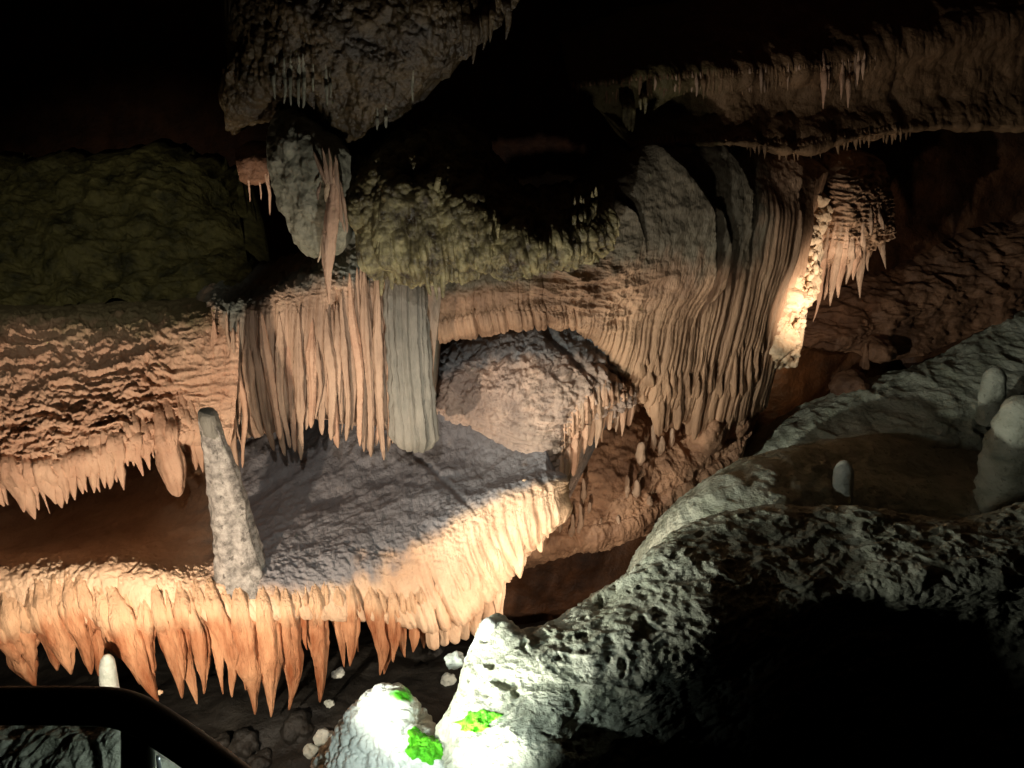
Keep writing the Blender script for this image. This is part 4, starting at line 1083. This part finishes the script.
# ================================================================== HANDRAIL
hr = thing('handrail', W(60, 712, 1.25), 'thick black steel handrail bending down at the bottom left corner', 'handrail')
hp = [(-700, 716, 1.22), (-400, 712, 1.23), (-160, 708, 1.24), (-60, 706, 1.25), (40, 705.5, 1.25), (90, 706, 1.25), (116, 708, 1.25), (140, 716, 1.25), (170, 734, 1.24), (210, 762, 1.23), (250, 792, 1.22), (300, 828, 1.2)]
hq = hermite(np.array([W(*p) for p in hp]), np.linspace(0, len(hp) - 1, 120))
v, f = tube_shape(hq, np.full(120, metres(18.5, hq[55])), (0, 0, 1), 1.0, 32, 0, lump=0)
mesh_obj('rail', v, f, M_rail, hr)
pq = np.array([W(x, y, 1.27) for x, y in ((139, 712), (138.5, 740), (138, 770), (136, 860), (134, 960))])
v, f = tube_shape(pq, np.full(5, metres(16, pq[1])), (1, 0, 0), 1.0, 28, 0, lump=0)
mesh_obj('post', v, f, M_rail, hr)
sp = np.array([W(x, y, 1.32) for x, y in ((158, 757), (159, 764), (162, 790), (166, 840))])
v, f = tube_shape(sp, np.full(4, metres(2.2, sp[1])), (1, 0, 0), 1.0, 14, 0, lump=0)
tag(mesh_obj('fixing_rod', v, f, M_steel, hr), 'thin bright steel rod')

# ================================================================== LIGHT
w = bpy.data.worlds.new('cave_dark'); SC.world = w; w.use_nodes = True
w.node_tree.nodes['Background'].inputs[0].default_value = (0, 0, 0, 1)
w.node_tree.nodes['Background'].inputs[1].default_value = 0


def lamp(name, loc, power, col, radius=.04, spot=None, target=None, blend=.5):
    ld = bpy.data.lights.new(name, 'SPOT' if spot else 'POINT')
    ld.energy = power; ld.color = col; ld.shadow_soft_size = radius
    if spot: ld.spot_size = math.radians(spot); ld.spot_blend = blend
    o = bpy.data.objects.new(name, ld); COL.objects.link(o)
    o.location = [float(v) for v in loc]
    if target is not None:
        o.rotation_euler = (Vector([float(v) for v in target]) - o.location).to_track_quat('-Z', 'Y').to_euler()
    return o


WARM = (1.0, .85, .67); COOL = (.84, 1.0, .95); NEUT = (1.0, .98, .90)
COOL2 = (.97, 1.0, .88)
lamp('light_warm', (-2.05, 2.2, 1.35), 315, WARM, .04, 112, W(175, 560, 4.2))
lamp('light_warm', W(565, 655, 3.95) + np.array([0, -.1, 0]), 85, WARM, .04, 160, W(490, 510, 5.0))
lamp('light_warm', W(850, 330, 6.3), 54, WARM, .03, 100, W(808, 290, 7.2), .7)
lamp('light_cool', W(400, 830, 2.05) + np.array([-.05, 0, .35]), 46, COOL, .03, 104, W(450, 690, 3.0))
lamp('light_cool', (-1.6, 2.0, 2.02), 560, COOL2, .05, 55, W(775, 474, 6), .8)
lamp('light_cool', (-2.6, 2.6, 2.6), 170, COOL2, .08, 54, W(740, 460, 5.4), .8)  # second cool fill, added to lift the right bank and slopes
lamp('light_neutral', (-.2, 2.0, 1.5), 180, NEUT, .05, 96, W(530, 210, 5.2), .8)
lamp('light_neutral', (1.2, 3.0, 1.9), 36, (1, .95, .82), .05, 60, W(730, 110, 6.8), .9)  # unseen fill put in to brighten the upper right ledge
lamp('light_overhead', (-.6, 1.2, 6.8), 360, NEUT, .06, 34, W(410, 500, 5.0), .8)
lamp('light_overhead', (-2.2, 1.0, 6.0), 220, (1, .96, .8), .06, 34, W(80, 240, 6.4), .8)  # made-up overhead fill for the mud bank, no known fixture
lamp('light_cool', (-.5, 1.3, 3.3), 22, COOL, .03, 50, W(70, 745, 1.7), .8)  # extra light added to brighten the rocks under the handrail
lamp('light_warm', W(792, 388, 7.75), 6, (1, .78, .45), .04, 110, W(780, 372, 8.8), .8)  # small invented warm light, brightens the recess wall below the coral
SC.view_settings.view_transform = 'Standard'
SC.view_settings.look = 'None'
SC.view_settings.gamma = 1
SC.view_settings.exposure = 0
SC.view_settings.use_curve_mapping = False
SC.cycles.use_denoising = True
SC.cycles.max_bounces = 4
SC.cycles.diffuse_bounces = 2
